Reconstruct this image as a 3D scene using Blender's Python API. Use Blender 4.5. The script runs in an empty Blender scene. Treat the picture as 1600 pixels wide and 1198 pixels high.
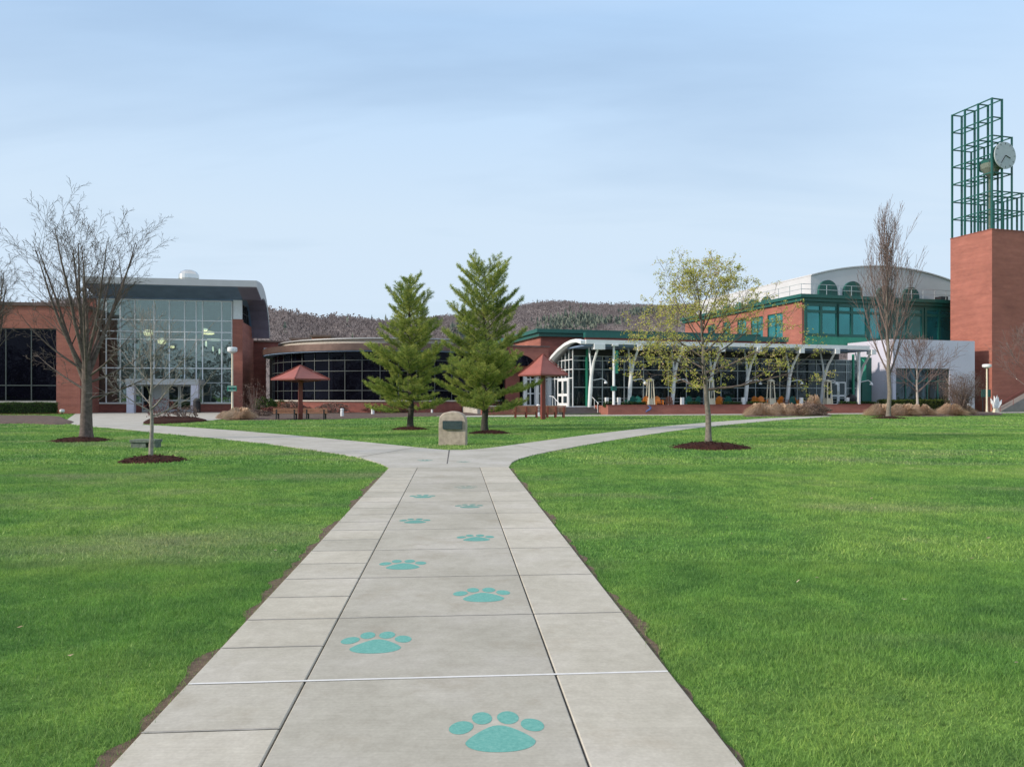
import bpy, math, random
import numpy as np
from mathutils import Vector, Matrix, noise as mnoise
R = math.radians
random.seed(7); rng = np.random.default_rng(7)
sc = bpy.context.scene
COL = sc.collection
F = 1200.0; CX = 800.0; HY = 621.0; H = 1.5          # focal (px), centre, horizon row, eye height

# ------------------------------------------------------------------ measuring helpers
def at(px, py, d): return Vector(((px-CX)*d/F, d, H+(HY-py)*d/F))
def G(px, py):
    d = H*F/(py-HY); return ((px-CX)*d/F, d)
class Fr:
    """a building's own frame: U along the front, V away from the camera"""
    def __init__(s, ox, oy, deg): s.o = (ox, oy); s.c = math.cos(R(deg)); s.s = math.sin(R(deg)); s.a = R(deg)
    def w(s, u, v, z=0.0): return Vector((s.o[0]+u*s.c-v*s.s, s.o[1]+u*s.s+v*s.c, z))
    def U(s, px, v):
        t = (px-CX)/F
        return (t*(s.o[1]+v*s.c)-s.o[0]+v*s.s)/(s.c-t*s.s)
    def d(s, u, v): return s.o[1]+u*s.s+v*s.c
    def z(s, px, py, v):
        return H+(HY-py)*s.d(s.U(px, v), v)/F
    def V(s, px, u):
        t = (px-CX)/F
        return (s.o[0]+u*s.c-t*(s.o[1]+u*s.s))/(t*s.c+s.s)
RF = Fr(6.05, 66.0, 16); LF = Fr((379-CX)*78.3/F, 78.3, 10)
ID = Fr(0, 0, 0)

# ------------------------------------------------------------------ materials
def newmat(name):
    m = bpy.data.materials.new(name); m.use_nodes = True
    nt = m.node_tree; b = nt.nodes['Principled BSDF']; return m, nt, b
def N(nt, t, **kw):
    n = nt.nodes.new(t)
    for k, v in kw.items():
        if hasattr(n, k): setattr(n, k, v)
        else: n.inputs[k].default_value = v
    return n
def ramp(nt, fac, stops):
    r = nt.nodes.new('ShaderNodeValToRGB'); e = r.color_ramp.elements
    while len(e) < len(stops): e.new(0.5)
    for i, (p, c) in enumerate(stops): e[i].position = p; e[i].color = (*c, 1) if len(c) == 3 else c
    nt.links.new(fac, r.inputs[0]); return r.outputs[0]
def mixc(nt, f, a, b, mode='MIX'):
    m = nt.nodes.new('ShaderNodeMix'); m.data_type = 'RGBA'; m.blend_type = mode
    for s, v in ((m.inputs[0], f), (m.inputs[6], a), (m.inputs[7], b)):
        if hasattr(v, 'is_linked'): nt.links.new(v, s)
        elif isinstance(v, tuple): s.default_value = (*v, 1) if len(v) == 3 else v
        else: s.default_value = v
    return m.outputs[2]
def noisen(nt, scale, detail=4, vec=None, rough=.55):
    n = N(nt, 'ShaderNodeTexNoise'); n.inputs['Scale'].default_value = scale; n.inputs['Detail'].default_value = detail
    n.inputs['Roughness'].default_value = rough
    if vec is None: vec = N(nt, 'ShaderNodeNewGeometry').outputs['Position']
    nt.links.new(vec, n.inputs['Vector']); return n.outputs['Fac']
def bump(nt, b, h, strength=.3, dist=.02):
    bp = N(nt, 'ShaderNodeBump'); bp.inputs['Strength'].default_value = strength; bp.inputs['Distance'].default_value = dist
    nt.links.new(h, bp.inputs['Height']); nt.links.new(bp.outputs[0], b.inputs['Normal'])
def plain(name, c, rough=.6, metal=0.0, var=.12, scale=3.0, bstr=0.0, spec=.5):
    m, nt, b = newmat(name)
    f = noisen(nt, scale, 5)
    lo = tuple(max(0, x*(1-var)) for x in c); hi = tuple(min(1, x*(1+var)) for x in c)
    nt.links.new(ramp(nt, f, [(.3, lo), (.7, hi)]), b.inputs['Base Color'])
    b.inputs['Roughness'].default_value = rough; b.inputs['Metallic'].default_value = metal
    b.inputs['Specular IOR Level'].default_value = spec
    if bstr: bump(nt, b, noisen(nt, scale*6, 6), bstr, .02)
    return m
def wallvec(nt):
    g = N(nt, 'ShaderNodeNewGeometry')
    cr = N(nt, 'ShaderNodeVectorMath', operation='CROSS_PRODUCT'); nt.links.new(g.outputs['True Normal'], cr.inputs[0]); cr.inputs[1].default_value = (0, 0, 1)
    no = N(nt, 'ShaderNodeVectorMath', operation='NORMALIZE'); nt.links.new(cr.outputs[0], no.inputs[0])
    dt = N(nt, 'ShaderNodeVectorMath', operation='DOT_PRODUCT'); nt.links.new(no.outputs[0], dt.inputs[0]); nt.links.new(g.outputs['Position'], dt.inputs[1])
    sp = N(nt, 'ShaderNodeSeparateXYZ'); nt.links.new(g.outputs['Position'], sp.inputs[0])
    cb = N(nt, 'ShaderNodeCombineXYZ'); nt.links.new(dt.outputs['Value'], cb.inputs[0]); nt.links.new(sp.outputs[2], cb.inputs[1])
    return cb.outputs[0]
def brick(name, c1, c2, mortar):
    m, nt, b = newmat(name)
    v = wallvec(nt)
    t = N(nt, 'ShaderNodeTexBrick'); nt.links.new(v, t.inputs['Vector'])
    t.inputs['Color1'].default_value = (*c1, 1); t.inputs['Color2'].default_value = (*c2, 1); t.inputs['Mortar'].default_value = (*mortar, 1)
    t.inputs['Scale'].default_value = 1.0; t.inputs['Brick Width'].default_value = .3; t.inputs['Row Height'].default_value = .1
    t.inputs['Mortar Size'].default_value = .008; t.inputs['Mortar Smooth'].default_value = .3
    mp = N(nt, 'ShaderNodeMapping'); mp.inputs['Scale'].default_value = (.25, 2.2, 1); nt.links.new(v, mp.inputs[0])
    s = noisen(nt, 1.0, 6, mp.outputs[0], .65)
    big = noisen(nt, .35, 4)
    col = mixc(nt, 1.0, t.outputs['Color'], ramp(nt, s, [(.3, (.78, .76, .75)), (.7, (1.12, 1.1, 1.08))]), 'MULTIPLY')
    col = mixc(nt, 1.0, col, ramp(nt, big, [(.3, (.85, .84, .84)), (.7, (1.1, 1.1, 1.1))]), 'MULTIPLY')
    nt.links.new(col, b.inputs['Base Color']); b.inputs['Roughness'].default_value = .9
    bump(nt, b, t.outputs['Fac'], -.25, .01)
    return m
M = {}
M['brick'] = brick('brick_orange_red', (.38, .130, .092), (.315, .103, .077), (.36, .22, .19))
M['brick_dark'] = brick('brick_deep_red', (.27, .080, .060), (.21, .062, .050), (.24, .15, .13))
M['white'] = plain('white_steel_paint', (.74, .76, .78), .4, var=.05)
M['mull'] = plain('pale_aluminium_mullion', (.42, .46, .48), .4, .2, var=.06)
M['mull_dark'] = plain('dull_bronze_mullion', (.085, .095, .095), .45, .3, var=.08)
M['green'] = plain('teal_green_steel', (.010, .095, .078), .4, var=.12)
M['green_lt'] = plain('lighter_green_panel', (.02, .24, .15), .35, var=.12)
M['grey_roof'] = plain('pale_grey_roof_panel', (.58, .575, .60), .6, var=.05, scale=.6)
M['lav'] = plain('lavender_grey_wall_panel', (.56, .56, .66), .5, var=.06, scale=.5)
M['fascia'] = plain('light_metal_fascia', (.42, .43, .45), .45, .4, var=.05, scale=1)
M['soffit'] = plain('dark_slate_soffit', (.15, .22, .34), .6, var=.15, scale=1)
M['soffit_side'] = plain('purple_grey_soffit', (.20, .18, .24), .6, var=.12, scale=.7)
M['copper'] = plain('bronze_copper_fascia', (.16, .105, .09), .35, .7, var=.2, scale=1.5)
M['steel'] = plain('galvanised_steel', (.65, .65, .63), .25, .9, var=.05)
M['black'] = plain('black_plastic', (.012, .012, .016), .5, var=.2)
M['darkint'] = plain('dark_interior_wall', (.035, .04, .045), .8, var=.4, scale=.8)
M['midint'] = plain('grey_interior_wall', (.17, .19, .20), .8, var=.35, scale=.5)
M['intfloor'] = plain('interior_floor', (.14, .13, .12), .5, var=.2)
M['umb'] = plain('maroon_shelter_roof', (.30, .085, .065), .55, var=.12, scale=2)
M['umbpost'] = plain('maroon_steel_post', (.20, .045, .035), .45, var=.1)
M['wood'] = plain('brown_bench_slats', (.30, .135, .085), .6, var=.2, scale=9)
M['bark_big'] = plain('grey_brown_bark', (.125, .098, .085), .95, var=.4, scale=9, bstr=.8)
M['bark_lt'] = plain('pale_grey_bark', (.27, .245, .215), .9, var=.3, scale=12, bstr=.5)
M['bark_white'] = plain('whitish_bark', (.42, .38, .34), .9, var=.25, scale=12, bstr=.4)
M['bark_twig'] = plain('reddish_twig_bark', (.17, .125, .115), .95, var=.3, scale=9)
M['stone'] = plain('rough_granite', (.40, .34, .275), .9, var=.22, scale=7, bstr=.9)
M['stone_grey'] = plain('weathered_green_grey_stone', (.15, .18, .15), .95, var=.35, scale=9, bstr=.8)
M['plaque'] = plain('patinated_bronze_plaque', (.045, .075, .08), .45, .4, var=.25, scale=14)
M['plaque_txt'] = plain('raised_plaque_letters', (.10, .13, .12), .4, .5, var=.1)
M['orange'] = plain('orange_chair_plastic', (.72, .22, .025), .5, var=.1)
M['teal'] = plain('teal_chair_plastic', (.012, .14, .12), .5, var=.1)
M['brownc'] = plain('brown_chair_plastic', (.20, .08, .05), .5, var=.1)
M['blue'] = plain('blue_fabric', (.09, .13, .30), .8, var=.15)
M['cream'] = plain('cream_steel', (.70, .64, .50), .5, var=.06)
M['sign_green'] = plain('green_sign_paint', (.006, .19, .13), .4, var=.05)
M['mint'] = plain('mint_lettering', (.12, .85, .45), .5, var=.03)
M['clock'] = plain('clock_dial', (.40, .44, .46), .35, var=.04)
M['cap'] = plain('pale_stone_sill', (.46, .42, .37), .8, var=.08)
M['steps'] = plain('brown_grey_steps', (.16, .135, .13), .85, var=.12)
M['ramp'] = plain('grey_ramp_metal', (.20, .19, .185), .6, var=.1)
M['soil'] = plain('bare_soil', (.15, .105, .07), 1, var=.4, scale=25, bstr=.8)

def glass(name, tint, refl=.25, opacity=.35, rough=.02, base=(.02, .03, .035), gc=(.8, .88, .9)):
    """tinted window glass: part dark film, part see-through, mirror by fresnel"""
    m, nt, b = newmat(name); out = nt.nodes['Material Output']
    nt.nodes.remove(b)
    tr = N(nt, 'ShaderNodeBsdfTransparent'); tr.inputs[0].default_value = (*tint, 1)
    df = N(nt, 'ShaderNodeBsdfDiffuse')
    nt.links.new(ramp(nt, noisen(nt, .35, 4), [(.35, tuple(x*.6 for x in base)), (.65, tuple(x*1.5 for x in base))]), df.inputs[0])
    gl = N(nt, 'ShaderNodeBsdfGlossy'); gl.inputs['Roughness'].default_value = rough; gl.inputs[0].default_value = (*gc, 1)
    bp = N(nt, 'ShaderNodeBump'); bp.inputs['Strength'].default_value = .04; bp.inputs['Distance'].default_value = .3
    nt.links.new(noisen(nt, .6, 2), bp.inputs['Height']); nt.links.new(bp.outputs[0], gl.inputs['Normal'])
    m1 = N(nt, 'ShaderNodeMixShader'); m1.inputs[0].default_value = opacity
    nt.links.new(tr.outputs[0], m1.inputs[1]); nt.links.new(df.outputs[0], m1.inputs[2])
    fr = N(nt, 'ShaderNodeFresnel'); fr.inputs[0].default_value = 1.45
    ad = N(nt, 'ShaderNodeMath', operation='ADD', use_clamp=True); nt.links.new(fr.outputs[0], ad.inputs[0]); ad.inputs[1].default_value = refl
    m2 = N(nt, 'ShaderNodeMixShader'); nt.links.new(ad.outputs[0], m2.inputs[0])
    nt.links.new(m1.outputs[0], m2.inputs[1]); nt.links.new(gl.outputs[0], m2.inputs[2])
    nt.links.new(m2.outputs[0], out.inputs[0]); return m
M['glass_atrium'] = glass('atrium_glass', (.66, .78, .76), .15, .12, base=(.08, .11, .11), gc=(.75, .85, .8))
M['glass_dark'] = glass('dark_rotunda_glass', (.10, .11, .14), .0, .85, base=(.004, .004, .008), gc=(.22, .23, .28))
M['glass_pav'] = glass('pavilion_glass', (.42, .52, .55), .0, .35, base=(.015, .03, .035))
M['glass_teal'] = glass('teal_reflective_glass', (.12, .25, .27), .26, .8, base=(.02, .14, .15), gc=(.20, .58, .56))
M['glass_green'] = glass('dark_green_glass', (.05, .12, .1), .02, .9, base=(.006, .045, .04), gc=(.4, .6, .55))

def leafmat(name, stops, rough=.6, trans=.35, pos=1.2):
    m, nt, b = newmat(name); out = nt.nodes['Material Output']
    a = N(nt, 'ShaderNodeAttribute', attribute_name='rnd')
    mx = N(nt, 'ShaderNodeMath', operation='ADD'); nt.links.new(a.outputs['Fac'], mx.inputs[0])
    sc_ = N(nt, 'ShaderNodeMath', operation='MULTIPLY_ADD'); nt.links.new(noisen(nt, pos, 3), sc_.inputs[0]); sc_.inputs[1].default_value = 1.3; sc_.inputs[2].default_value = -.65
    nt.links.new(sc_.outputs[0], mx.inputs[1])
    c = ramp(nt, mx.outputs[0], stops)
    nt.links.new(c, b.inputs['Base Color']); b.inputs['Roughness'].default_value = rough; b.inputs['Specular IOR Level'].default_value = .25
    tl = N(nt, 'ShaderNodeBsdfTranslucent'); nt.links.new(c, tl.inputs[0])
    ms = N(nt, 'ShaderNodeMixShader'); ms.inputs[0].default_value = trans
    nt.links.new(b.outputs[0], ms.inputs[1]); nt.links.new(tl.outputs[0], ms.inputs[2]); nt.links.new(ms.outputs[0], out.inputs[0])
    return m
M['needles'] = leafmat('pine_needles', [(.0, (.09, .16, .05)), (.4, (.24, .33, .075)), (.75, (.42, .47, .11)), (1, (.52, .54, .16))], trans=.55, pos=1.0)
M['buds'] = leafmat('spring_leaves', [(.0, (.28, .31, .06)), (.5, (.54, .54, .11)), (.85, (.68, .60, .18)), (1, (.70, .52, .30))], trans=.55)
M['hedge'] = leafmat('hedge_leaves', [(.1, (.012, .035, .008)), (.6, (.035, .085, .014)), (1, (.08, .14, .03))])
M['hedge_y'] = leafmat('yellow_green_hedge_leaves', [(.1, (.03, .05, .01)), (.6, (.085, .12, .02)), (1, (.16, .19, .04))])
M['shrub_brown'] = leafmat('brown_twiggy_shrub', [(.1, (.09, .06, .05)), (.6, (.17, .118, .098)), (1, (.26, .19, .15))], trans=.1)
M['shrub_red'] = leafmat('reddish_shrub', [(.1, (.06, .02, .02)), (.6, (.15, .045, .04)), (1, (.22, .09, .06))], trans=.1)
M['tan'] = leafmat('dry_tan_grass', [(.0, (.36, .24, .16)), (.5, (.62, .45, .32)), (1, (.80, .64, .48))], trans=.4)
M['hilltree'] = leafmat('bare_hill_woods', [(.0, (.15, .128, .13)), (.5, (.205, .173, .172)), (1, (.28, .238, .225))], trans=.0, pos=.012)  # purple-blue of distance haze is mixed into the twig colours
M['hillever'] = leafmat('hill_evergreens', [(.1, (.10, .13, .11)), (1, (.16, .19, .15))], trans=.0, pos=.02)
def mulchmat():
    m, nt, b = newmat('dark_bark_mulch')
    v = N(nt, 'ShaderNodeTexVoronoi'); v.inputs['Scale'].default_value = 22
    nt.links.new(N(nt, 'ShaderNodeNewGeometry').outputs['Position'], v.inputs['Vector'])
    c = ramp(nt, v.outputs['Distance'], [(.0, (.085, .035, .024)), (.5, (.045, .018, .014)), (1, (.012, .006, .005))])
    c = mixc(nt, 1.0, c, ramp(nt, noisen(nt, 3, 5), [(.3, (.7, .7, .7)), (.7, (1.3, 1.25, 1.2))]), 'MULTIPLY')
    nt.links.new(c, b.inputs['Base Color']); b.inputs['Roughness'].default_value = 1; b.inputs['Specular IOR Level'].default_value = .1
    bump(nt, b, v.outputs['Distance'], 1, .03); return m
M['mulch'] = mulchmat()
M['mulch_lt'] = plain('faded_bark_mulch', (.10, .066, .052), 1, var=.5, scale=5, bstr=.9)
M['bark_pine'] = plain('dark_pine_bark', (.055, .05, .042), .95, var=.4, scale=9, bstr=.8)

def lawncol(nt, bright=1.0):
    """patchy lawn: cool green, yellow green and some straw"""
    g = N(nt, 'ShaderNodeNewGeometry').outputs['Position']
    n1 = noisen(nt, .30, 5, g, .6); n2 = noisen(nt, 2.2, 4, g, .6); n3 = noisen(nt, .12, 3, g)
    s = lambda r, g_, b_: (r*bright*1.30, g_*bright*1.70, b_*bright*2.1)
    c = ramp(nt, n1, [(.28, s(.066, .118, .026)), (.44, s(.098, .160, .030)), (.58, s(.150, .195, .038)), (.74, s(.21, .205, .070))])
    c = mixc(nt, 1.0, c, ramp(nt, n2, [(.25, (.62, .70, .74)), (.75, (1.35, 1.25, 1.15))]), 'MULTIPLY')
    mp = N(nt, 'ShaderNodeMapping'); mp.inputs['Location'].default_value = (13, 5, 0); mp.inputs['Scale'].default_value = (.28, .75, 1); nt.links.new(g, mp.inputs[0])
    st = ramp(nt, noisen(nt, .6, 5, mp.outputs[0], .6), [(.53, (0, 0, 0)), (.70, (.65, .65, .65))])
    return mixc(nt, st, c, s(.20, .165, .075))
def lawnmat():
    m, nt, b = newmat('mown_lawn'); c = lawncol(nt, .8)
    c = mixc(nt, 1.0, c, ramp(nt, noisen(nt, 18, 5), [(.3, (.6, .62, .6)), (.7, (1.3, 1.3, 1.2))]), 'MULTIPLY')
    nt.links.new(c, b.inputs['Base Color']); b.inputs['Roughness'].default_value = 1; b.inputs['Specular IOR Level'].default_value = .1
    bump(nt, b, noisen(nt, 30, 6), 1, .03); return m
M['lawn'] = lawnmat()
def blademat():
    m, nt, b = newmat('grass_blades'); out = nt.nodes['Material Output']
    a = N(nt, 'ShaderNodeAttribute', attribute_name='rnd')
    c = mixc(nt, 1.0, lawncol(nt, 1.25), ramp(nt, a.outputs['Fac'], [(0, (.55, .62, .6)), (.55, (1, 1, 1)), (.90, (1.4, 1.22, 1.2)), (1, (2.6, 1.75, 2.6))]), 'MULTIPLY')
    nt.links.new(c, b.inputs['Base Color']); b.inputs['Roughness'].default_value = .55; b.inputs['Specular IOR Level'].default_value = .3
    tl = N(nt, 'ShaderNodeBsdfTranslucent'); nt.links.new(c, tl.inputs[0])
    ms = N(nt, 'ShaderNodeMixShader'); ms.inputs[0].default_value = .3
    nt.links.new(b.outputs[0], ms.inputs[1]); nt.links.new(tl.outputs[0], ms.inputs[2]); nt.links.new(ms.outputs[0], out.inputs[0]); return m
M['blades'] = blademat()
def concmat(name, base=(.43, .405, .348), use=True):
    m, nt, b = newmat(name)
    n1 = noisen(nt, .9, 6, rough=.62); n2 = noisen(nt, 9, 6, rough=.7); n3 = noisen(nt, 60, 3)
    s = lambda k, w=1: (base[0]*k, base[1]*k, base[2]*k*w)
    c = ramp(nt, n1, [(.3, s(.86, .98)), (.5, s(1.0)), (.68, s(1.12, 1.04))])
    c = mixc(nt, 1.0, c, ramp(nt, n2, [(.3, (.90, .89, .88)), (.7, (1.07, 1.07, 1.07))]), 'MULTIPLY')
    c = mixc(nt, 1.0, c, ramp(nt, n3, [(.3, (.93, .93, .93)), (.7, (1.05, 1.05, 1.05))]), 'MULTIPLY')
    mp = N(nt, 'ShaderNodeMapping'); mp.inputs['Rotation'].default_value = (0, 0, R(-4.3)); mp.inputs['Scale'].default_value = (1.2, 60, 1)
    nt.links.new(N(nt, 'ShaderNodeNewGeometry').outputs['Position'], mp.inputs[0])
    br = noisen(nt, 1.5, 4, mp.outputs[0])
    c = mixc(nt, 1.0, c, ramp(nt, br, [(.3, (.95, .95, .95)), (.7, (1.04, 1.04, 1.04))]), 'MULTIPLY')
    st = ramp(nt, noisen(nt, 1.7, 7, rough=.75), [(.54, (0, 0, 0)), (.72, (.6, .6, .6))])
    c = mixc(nt, st, c, (base[0]*.72, base[1]*.66, base[2]*.60))
    if use:
        a = N(nt, 'ShaderNodeAttribute', attribute_name='rnd')
        c = mixc(nt, 1.0, c, ramp(nt, a.outputs['Fac'], [(0, (.88, .88, .875)), (.5, (1, 1, .99)), (1, (1.16, 1.145, 1.12))]), 'MULTIPLY')
    nt.links.new(c, b.inputs['Base Color']); b.inputs['Roughness'].default_value = .85; b.inputs['Specular IOR Level'].default_value = .25
    bump(nt, b, br, .25, .004); return m
M['conc'] = concmat('broomed_concrete')
M['conc2'] = concmat('pale_concrete', (.44, .42, .375), False)
M['joint'] = plain('dark_joint_filler', (.10, .09, .085), .9, var=.2)
M['tool'] = plain('tooled_joint_concrete', (.31, .292, .26), .95, var=.25, scale=14)
M['seal'] = plain('whitish_joint_sealant', (.66, .65, .63), .8, var=.08, scale=20)
def pawmat():
    m, nt, b = newmat('worn_teal_paint')
    c = ramp(nt, noisen(nt, 60, 6, rough=.7), [(.28, (.09, .29, .25)), (.5, (.12, .36, .31)), (.75, (.20, .43, .37))])
    nt.links.new(c, b.inputs['Base Color']); b.inputs['Roughness'].default_value = .7
    a = ramp(nt, noisen(nt, 55, 7, rough=.8), [(.30, (0, 0, 0)), (.37, (1, 1, 1))])
    oi = N(nt, 'ShaderNodeObjectInfo')
    wr = N(nt, 'ShaderNodeMath', operation='MULTIPLY'); nt.links.new(a, wr.inputs[0])
    tr = N(nt, 'ShaderNodeBsdfTransparent'); ms = N(nt, 'ShaderNodeMixShader'); out = nt.nodes['Material Output']
    al = N(nt, 'ShaderNodeSeparateColor'); nt.links.new(oi.outputs['Color'], al.inputs[0]); nt.links.new(al.outputs[0], wr.inputs[1])
    nt.links.new(wr.outputs[0], ms.inputs[0]); nt.links.new(tr.outputs[0], ms.inputs[1]); nt.links.new(b.outputs[0], ms.inputs[2]); nt.links.new(ms.outputs[0], out.inputs[0])
    return m
M['paw'] = pawmat()
def lampmat(name, c, s):
    m, nt, b = newmat(name); b.inputs['Base Color'].default_value = (*c, 1)
    b.inputs['Emission Color'].default_value = (*c, 1); b.inputs['Emission Strength'].default_value = s; return m
M['lamp'] = lampmat('warm_pendant_lamp', (1, .78, .40), 1.6)
M['lampw'] = lampmat('pale_strip_lamp', (.95, .93, .75), .9)

# ------------------------------------------------------------------ mesh building
def root_of(o):
    while o.parent: o = o.parent
    return o
def tag(o, label=None, cat=None, group=None, kind=None):
    if label: o['label'] = label
    if cat: o['category'] = cat
    if group: o['group'] = group
    if kind: o['kind'] = kind
    return o
def thing(name, label, cat, loc=(0, 0, 0), rz=0, group=None):
    o = bpy.data.objects.new(name, None); COL.objects.link(o); o.location = loc; o.rotation_euler = (0, 0, rz); o.empty_display_size = .2
    return tag(o, label, cat, group)
class MB:
    def __init__(s): s.v = []; s.f = []
    def add(s, vs, fs):
        n = len(s.v); s.v += [tuple(p) for p in vs]; s.f += [tuple(i+n for i in f) for f in fs]; return s
    def box(s, fr, u0, u1, v0, v1, z0, z1):
        vs = [fr.w(u, v, z) for z in (z0, z1) for u, v in ((u0, v0), (u1, v0), (u1, v1), (u0, v1))]
        return s.add(vs, [(3, 2, 1, 0), (4, 5, 6, 7), (0, 1, 5, 4), (1, 2, 6, 5), (2, 3, 7, 6), (3, 0, 4, 7)])
    def b(s, x0, x1, y0, y1, z0, z1): return s.box(ID, x0, x1, y0, y1, z0, z1)
    def tube(s, pts, rs, n=6, cap=True):
        pts = [Vector(p) for p in pts]
        if not hasattr(rs, '__len__'): rs = [rs]*len(pts)
        k0 = len(s.v); rings = len(pts); prev = None
        for i, p in enumerate(pts):
            d = (pts[min(i+1, rings-1)]-pts[max(i-1, 0)])
            if d.length < 1e-9: d = Vector((0, 0, 1))
            d.normalize()
            if prev is None:
                a = d.orthogonal().normalized()
            else:
                a = (prev-d*prev.dot(d))
                a = a.normalized() if a.length > 1e-6 else d.orthogonal().normalized()
            prev = a; b = d.cross(a)
            for k in range(n):
                t = 2*math.pi*k/n
                s.v.append(tuple(p+(a*math.cos(t)+b*math.sin(t))*rs[i]))
        for i in range(rings-1):
            for k in range(n):
                k2 = (k+1) % n; q = k0+i*n
                s.f.append((q+k, q+k2, q+n+k2, q+n+k))
        if cap:
            s.f.append(tuple(k0+k for k in reversed(range(n)))); s.f.append(tuple(k0+(rings-1)*n+k for k in range(n)))
        return s
    def bar(s, p0, p1, w, h=None):
        """square bar between two points"""
        h = h or w; p0 = Vector(p0); p1 = Vector(p1); d = (p1-p0).normalized()
        up = Vector((0, 0, 1)) if abs(d.z) < .95 else Vector((0, 1, 0))
        a = d.cross(up).normalized()*(w/2); b = a.cross(d).normalized()*(h/2)
        vs = [p+q for p in (p0, p1) for q in (-a-b, a-b, a+b, -a+b)]
        return s.add(vs, [(0, 1, 2, 3), (7, 6, 5, 4), (0, 4, 5, 1), (1, 5, 6, 2), (2, 6, 7, 3), (3, 7, 4, 0)])
    def lathe(s, c, prof, n=20):
        k0 = len(s.v)
        for r, z in prof:
            for k in range(n):
                t = 2*math.pi*k/n; s.v.append((c[0]+r*math.cos(t), c[1]+r*math.sin(t), c[2]+z))
        for i in range(len(prof)-1):
            for k in range(n):
                k2 = (k+1) % n; q = k0+i*n; s.f.append((q+k, q+k2, q+n+k2, q+n+k))
        s.f.append(tuple(k0+k for k in reversed(range(n)))); s.f.append(tuple(k0+(len(prof)-1)*n+k for k in range(n)))
        return s
    def ext(s, poly, fn0, fn1):
        """prism: polygon mapped by two functions to its two end faces"""
        n = len(poly); vs = [fn0(*p) for p in poly]+[fn1(*p) for p in poly]
        return s.add(vs, [tuple(range(n)), tuple(reversed(range(n, 2*n)))]+[(i, i+n, (i+1) % n+n, (i+1) % n) for i in range(n)])
    def build(s, name, mat, parent=None, smooth=False, fixn=True, rnd=None):
        me = bpy.data.meshes.new(name); off = Vector((0, 0, 0))
        if parent is not None: off = root_of(parent).location
        me.from_pydata([(x-off[0], y-off[1], z-off[2]) for x, y, z in s.v], [], s.f)
        if fixn:
            import bmesh
            bm = bmesh.new(); bm.from_mesh(me); bmesh.ops.recalc_face_normals(bm, faces=bm.faces); bm.to_mesh(me); bm.free()
        if smooth: me.polygons.foreach_set('use_smooth', [True]*len(me.polygons))
        if rnd is not None:
            at_ = me.attributes.new('rnd', 'FLOAT', 'FACE'); at_.data.foreach_set('value', np.asarray(rnd, dtype=np.float32))
        me.materials.append(mat); o = bpy.data.objects.new(name, me); COL.objects.link(o)
        if parent is not None: o.parent = parent
        return o
def npmesh(name, verts, nper, mat, rnd, parent=None):
    """verts: (n*nper,3) array of separate polygons"""
    me = bpy.data.meshes.new(name); verts = np.asarray(verts, dtype=np.float32)
    if parent is not None: verts = verts-np.array(root_of(parent).location, dtype=np.float32)
    n = len(verts)//nper
    me.vertices.add(len(verts)); me.vertices.foreach_set('co', verts.ravel())
    me.loops.add(len(verts)); me.loops.foreach_set('vertex_index', np.arange(len(verts), dtype=np.int32))
    me.polygons.add(n); me.polygons.foreach_set('loop_start', np.arange(0, len(verts), nper, dtype=np.int32))
    me.update(calc_edges=True)
    a = me.attributes.new('rnd', 'FLOAT', 'FACE'); a.data.foreach_set('value', np.asarray(rnd, dtype=np.float32))
    me.materials.append(mat); o = bpy.data.objects.new(name, me); COL.objects.link(o)
    if parent is not None: o.parent = parent
    return o
def dup(root, loc, rz=None, label=None, group=None):
    r = root.copy(); COL.objects.link(r); r.location = loc
    if rz is not None: r.rotation_euler = (0, 0, rz)
    if label: r['label'] = label
    if group: r['group'] = group
    def rec(a, b):
        for ch in list(a.children):
            if ch.name in done: continue
            c = ch.copy(); COL.objects.link(c); done.add(c.name); c.parent = b; rec(ch, c)
    done = set(); rec(root, r); return r
def poly_obj(name, pts, z, mat, kind='structure', th=0, tess=False):
    mb = MB(); n = len(pts)
    if th: mb.add([(x, y, z) for x, y in pts]+[(x, y, z-th) for x, y in pts], [tuple(range(n)), ]+[(i, i+n, (i+1) % n+n, (i+1) % n) for i in range(n)])
    else: mb.add([(x, y, z) for x, y in pts], [tuple(range(n))])
    o = mb.build(name, mat); o['kind'] = kind; return o
def inpoly(X, Y, poly):
    ins = np.zeros(len(X), bool); n = len(poly); j = n-1
    for i in range(n):
        xi, yi = poly[i]; xj, yj = poly[j]
        c = ((yi > Y) != (yj > Y)) & (X < (xj-xi)*(Y-yi)/((yj-yi) or 1e-9)+xi); ins ^= c; j = i
    return ins
exec_after = []
#==SITE==
# ================================================================== ground, paths
PD = Vector((-.0748, .9972)); PQ = Vector((.9972, .0748))
def pf(s, t, z=0): return (PQ.x*s+PD.x*t, PQ.y*s+PD.y*t, z)
def pxy(s, t): q = pf(s, t); return (q[0], q[1])
mb = MB()
XS = [-2500, -400, -120, -60, -30, 0, 30, 60, 120, 400, 2500]; YS = [-300, -60, -20, 0, 20, 40, 60, 120, 400, 1500, 3000]
mb.add([(x, y, 0) for y in YS for x in XS], [(j*11+i, j*11+i+1, j*11+i+12, j*11+i+11) for j in range(10) for i in range(10)])
g = mb.build('ground', M['lawn'], fixn=False); g['kind'] = 'structure'

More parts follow.
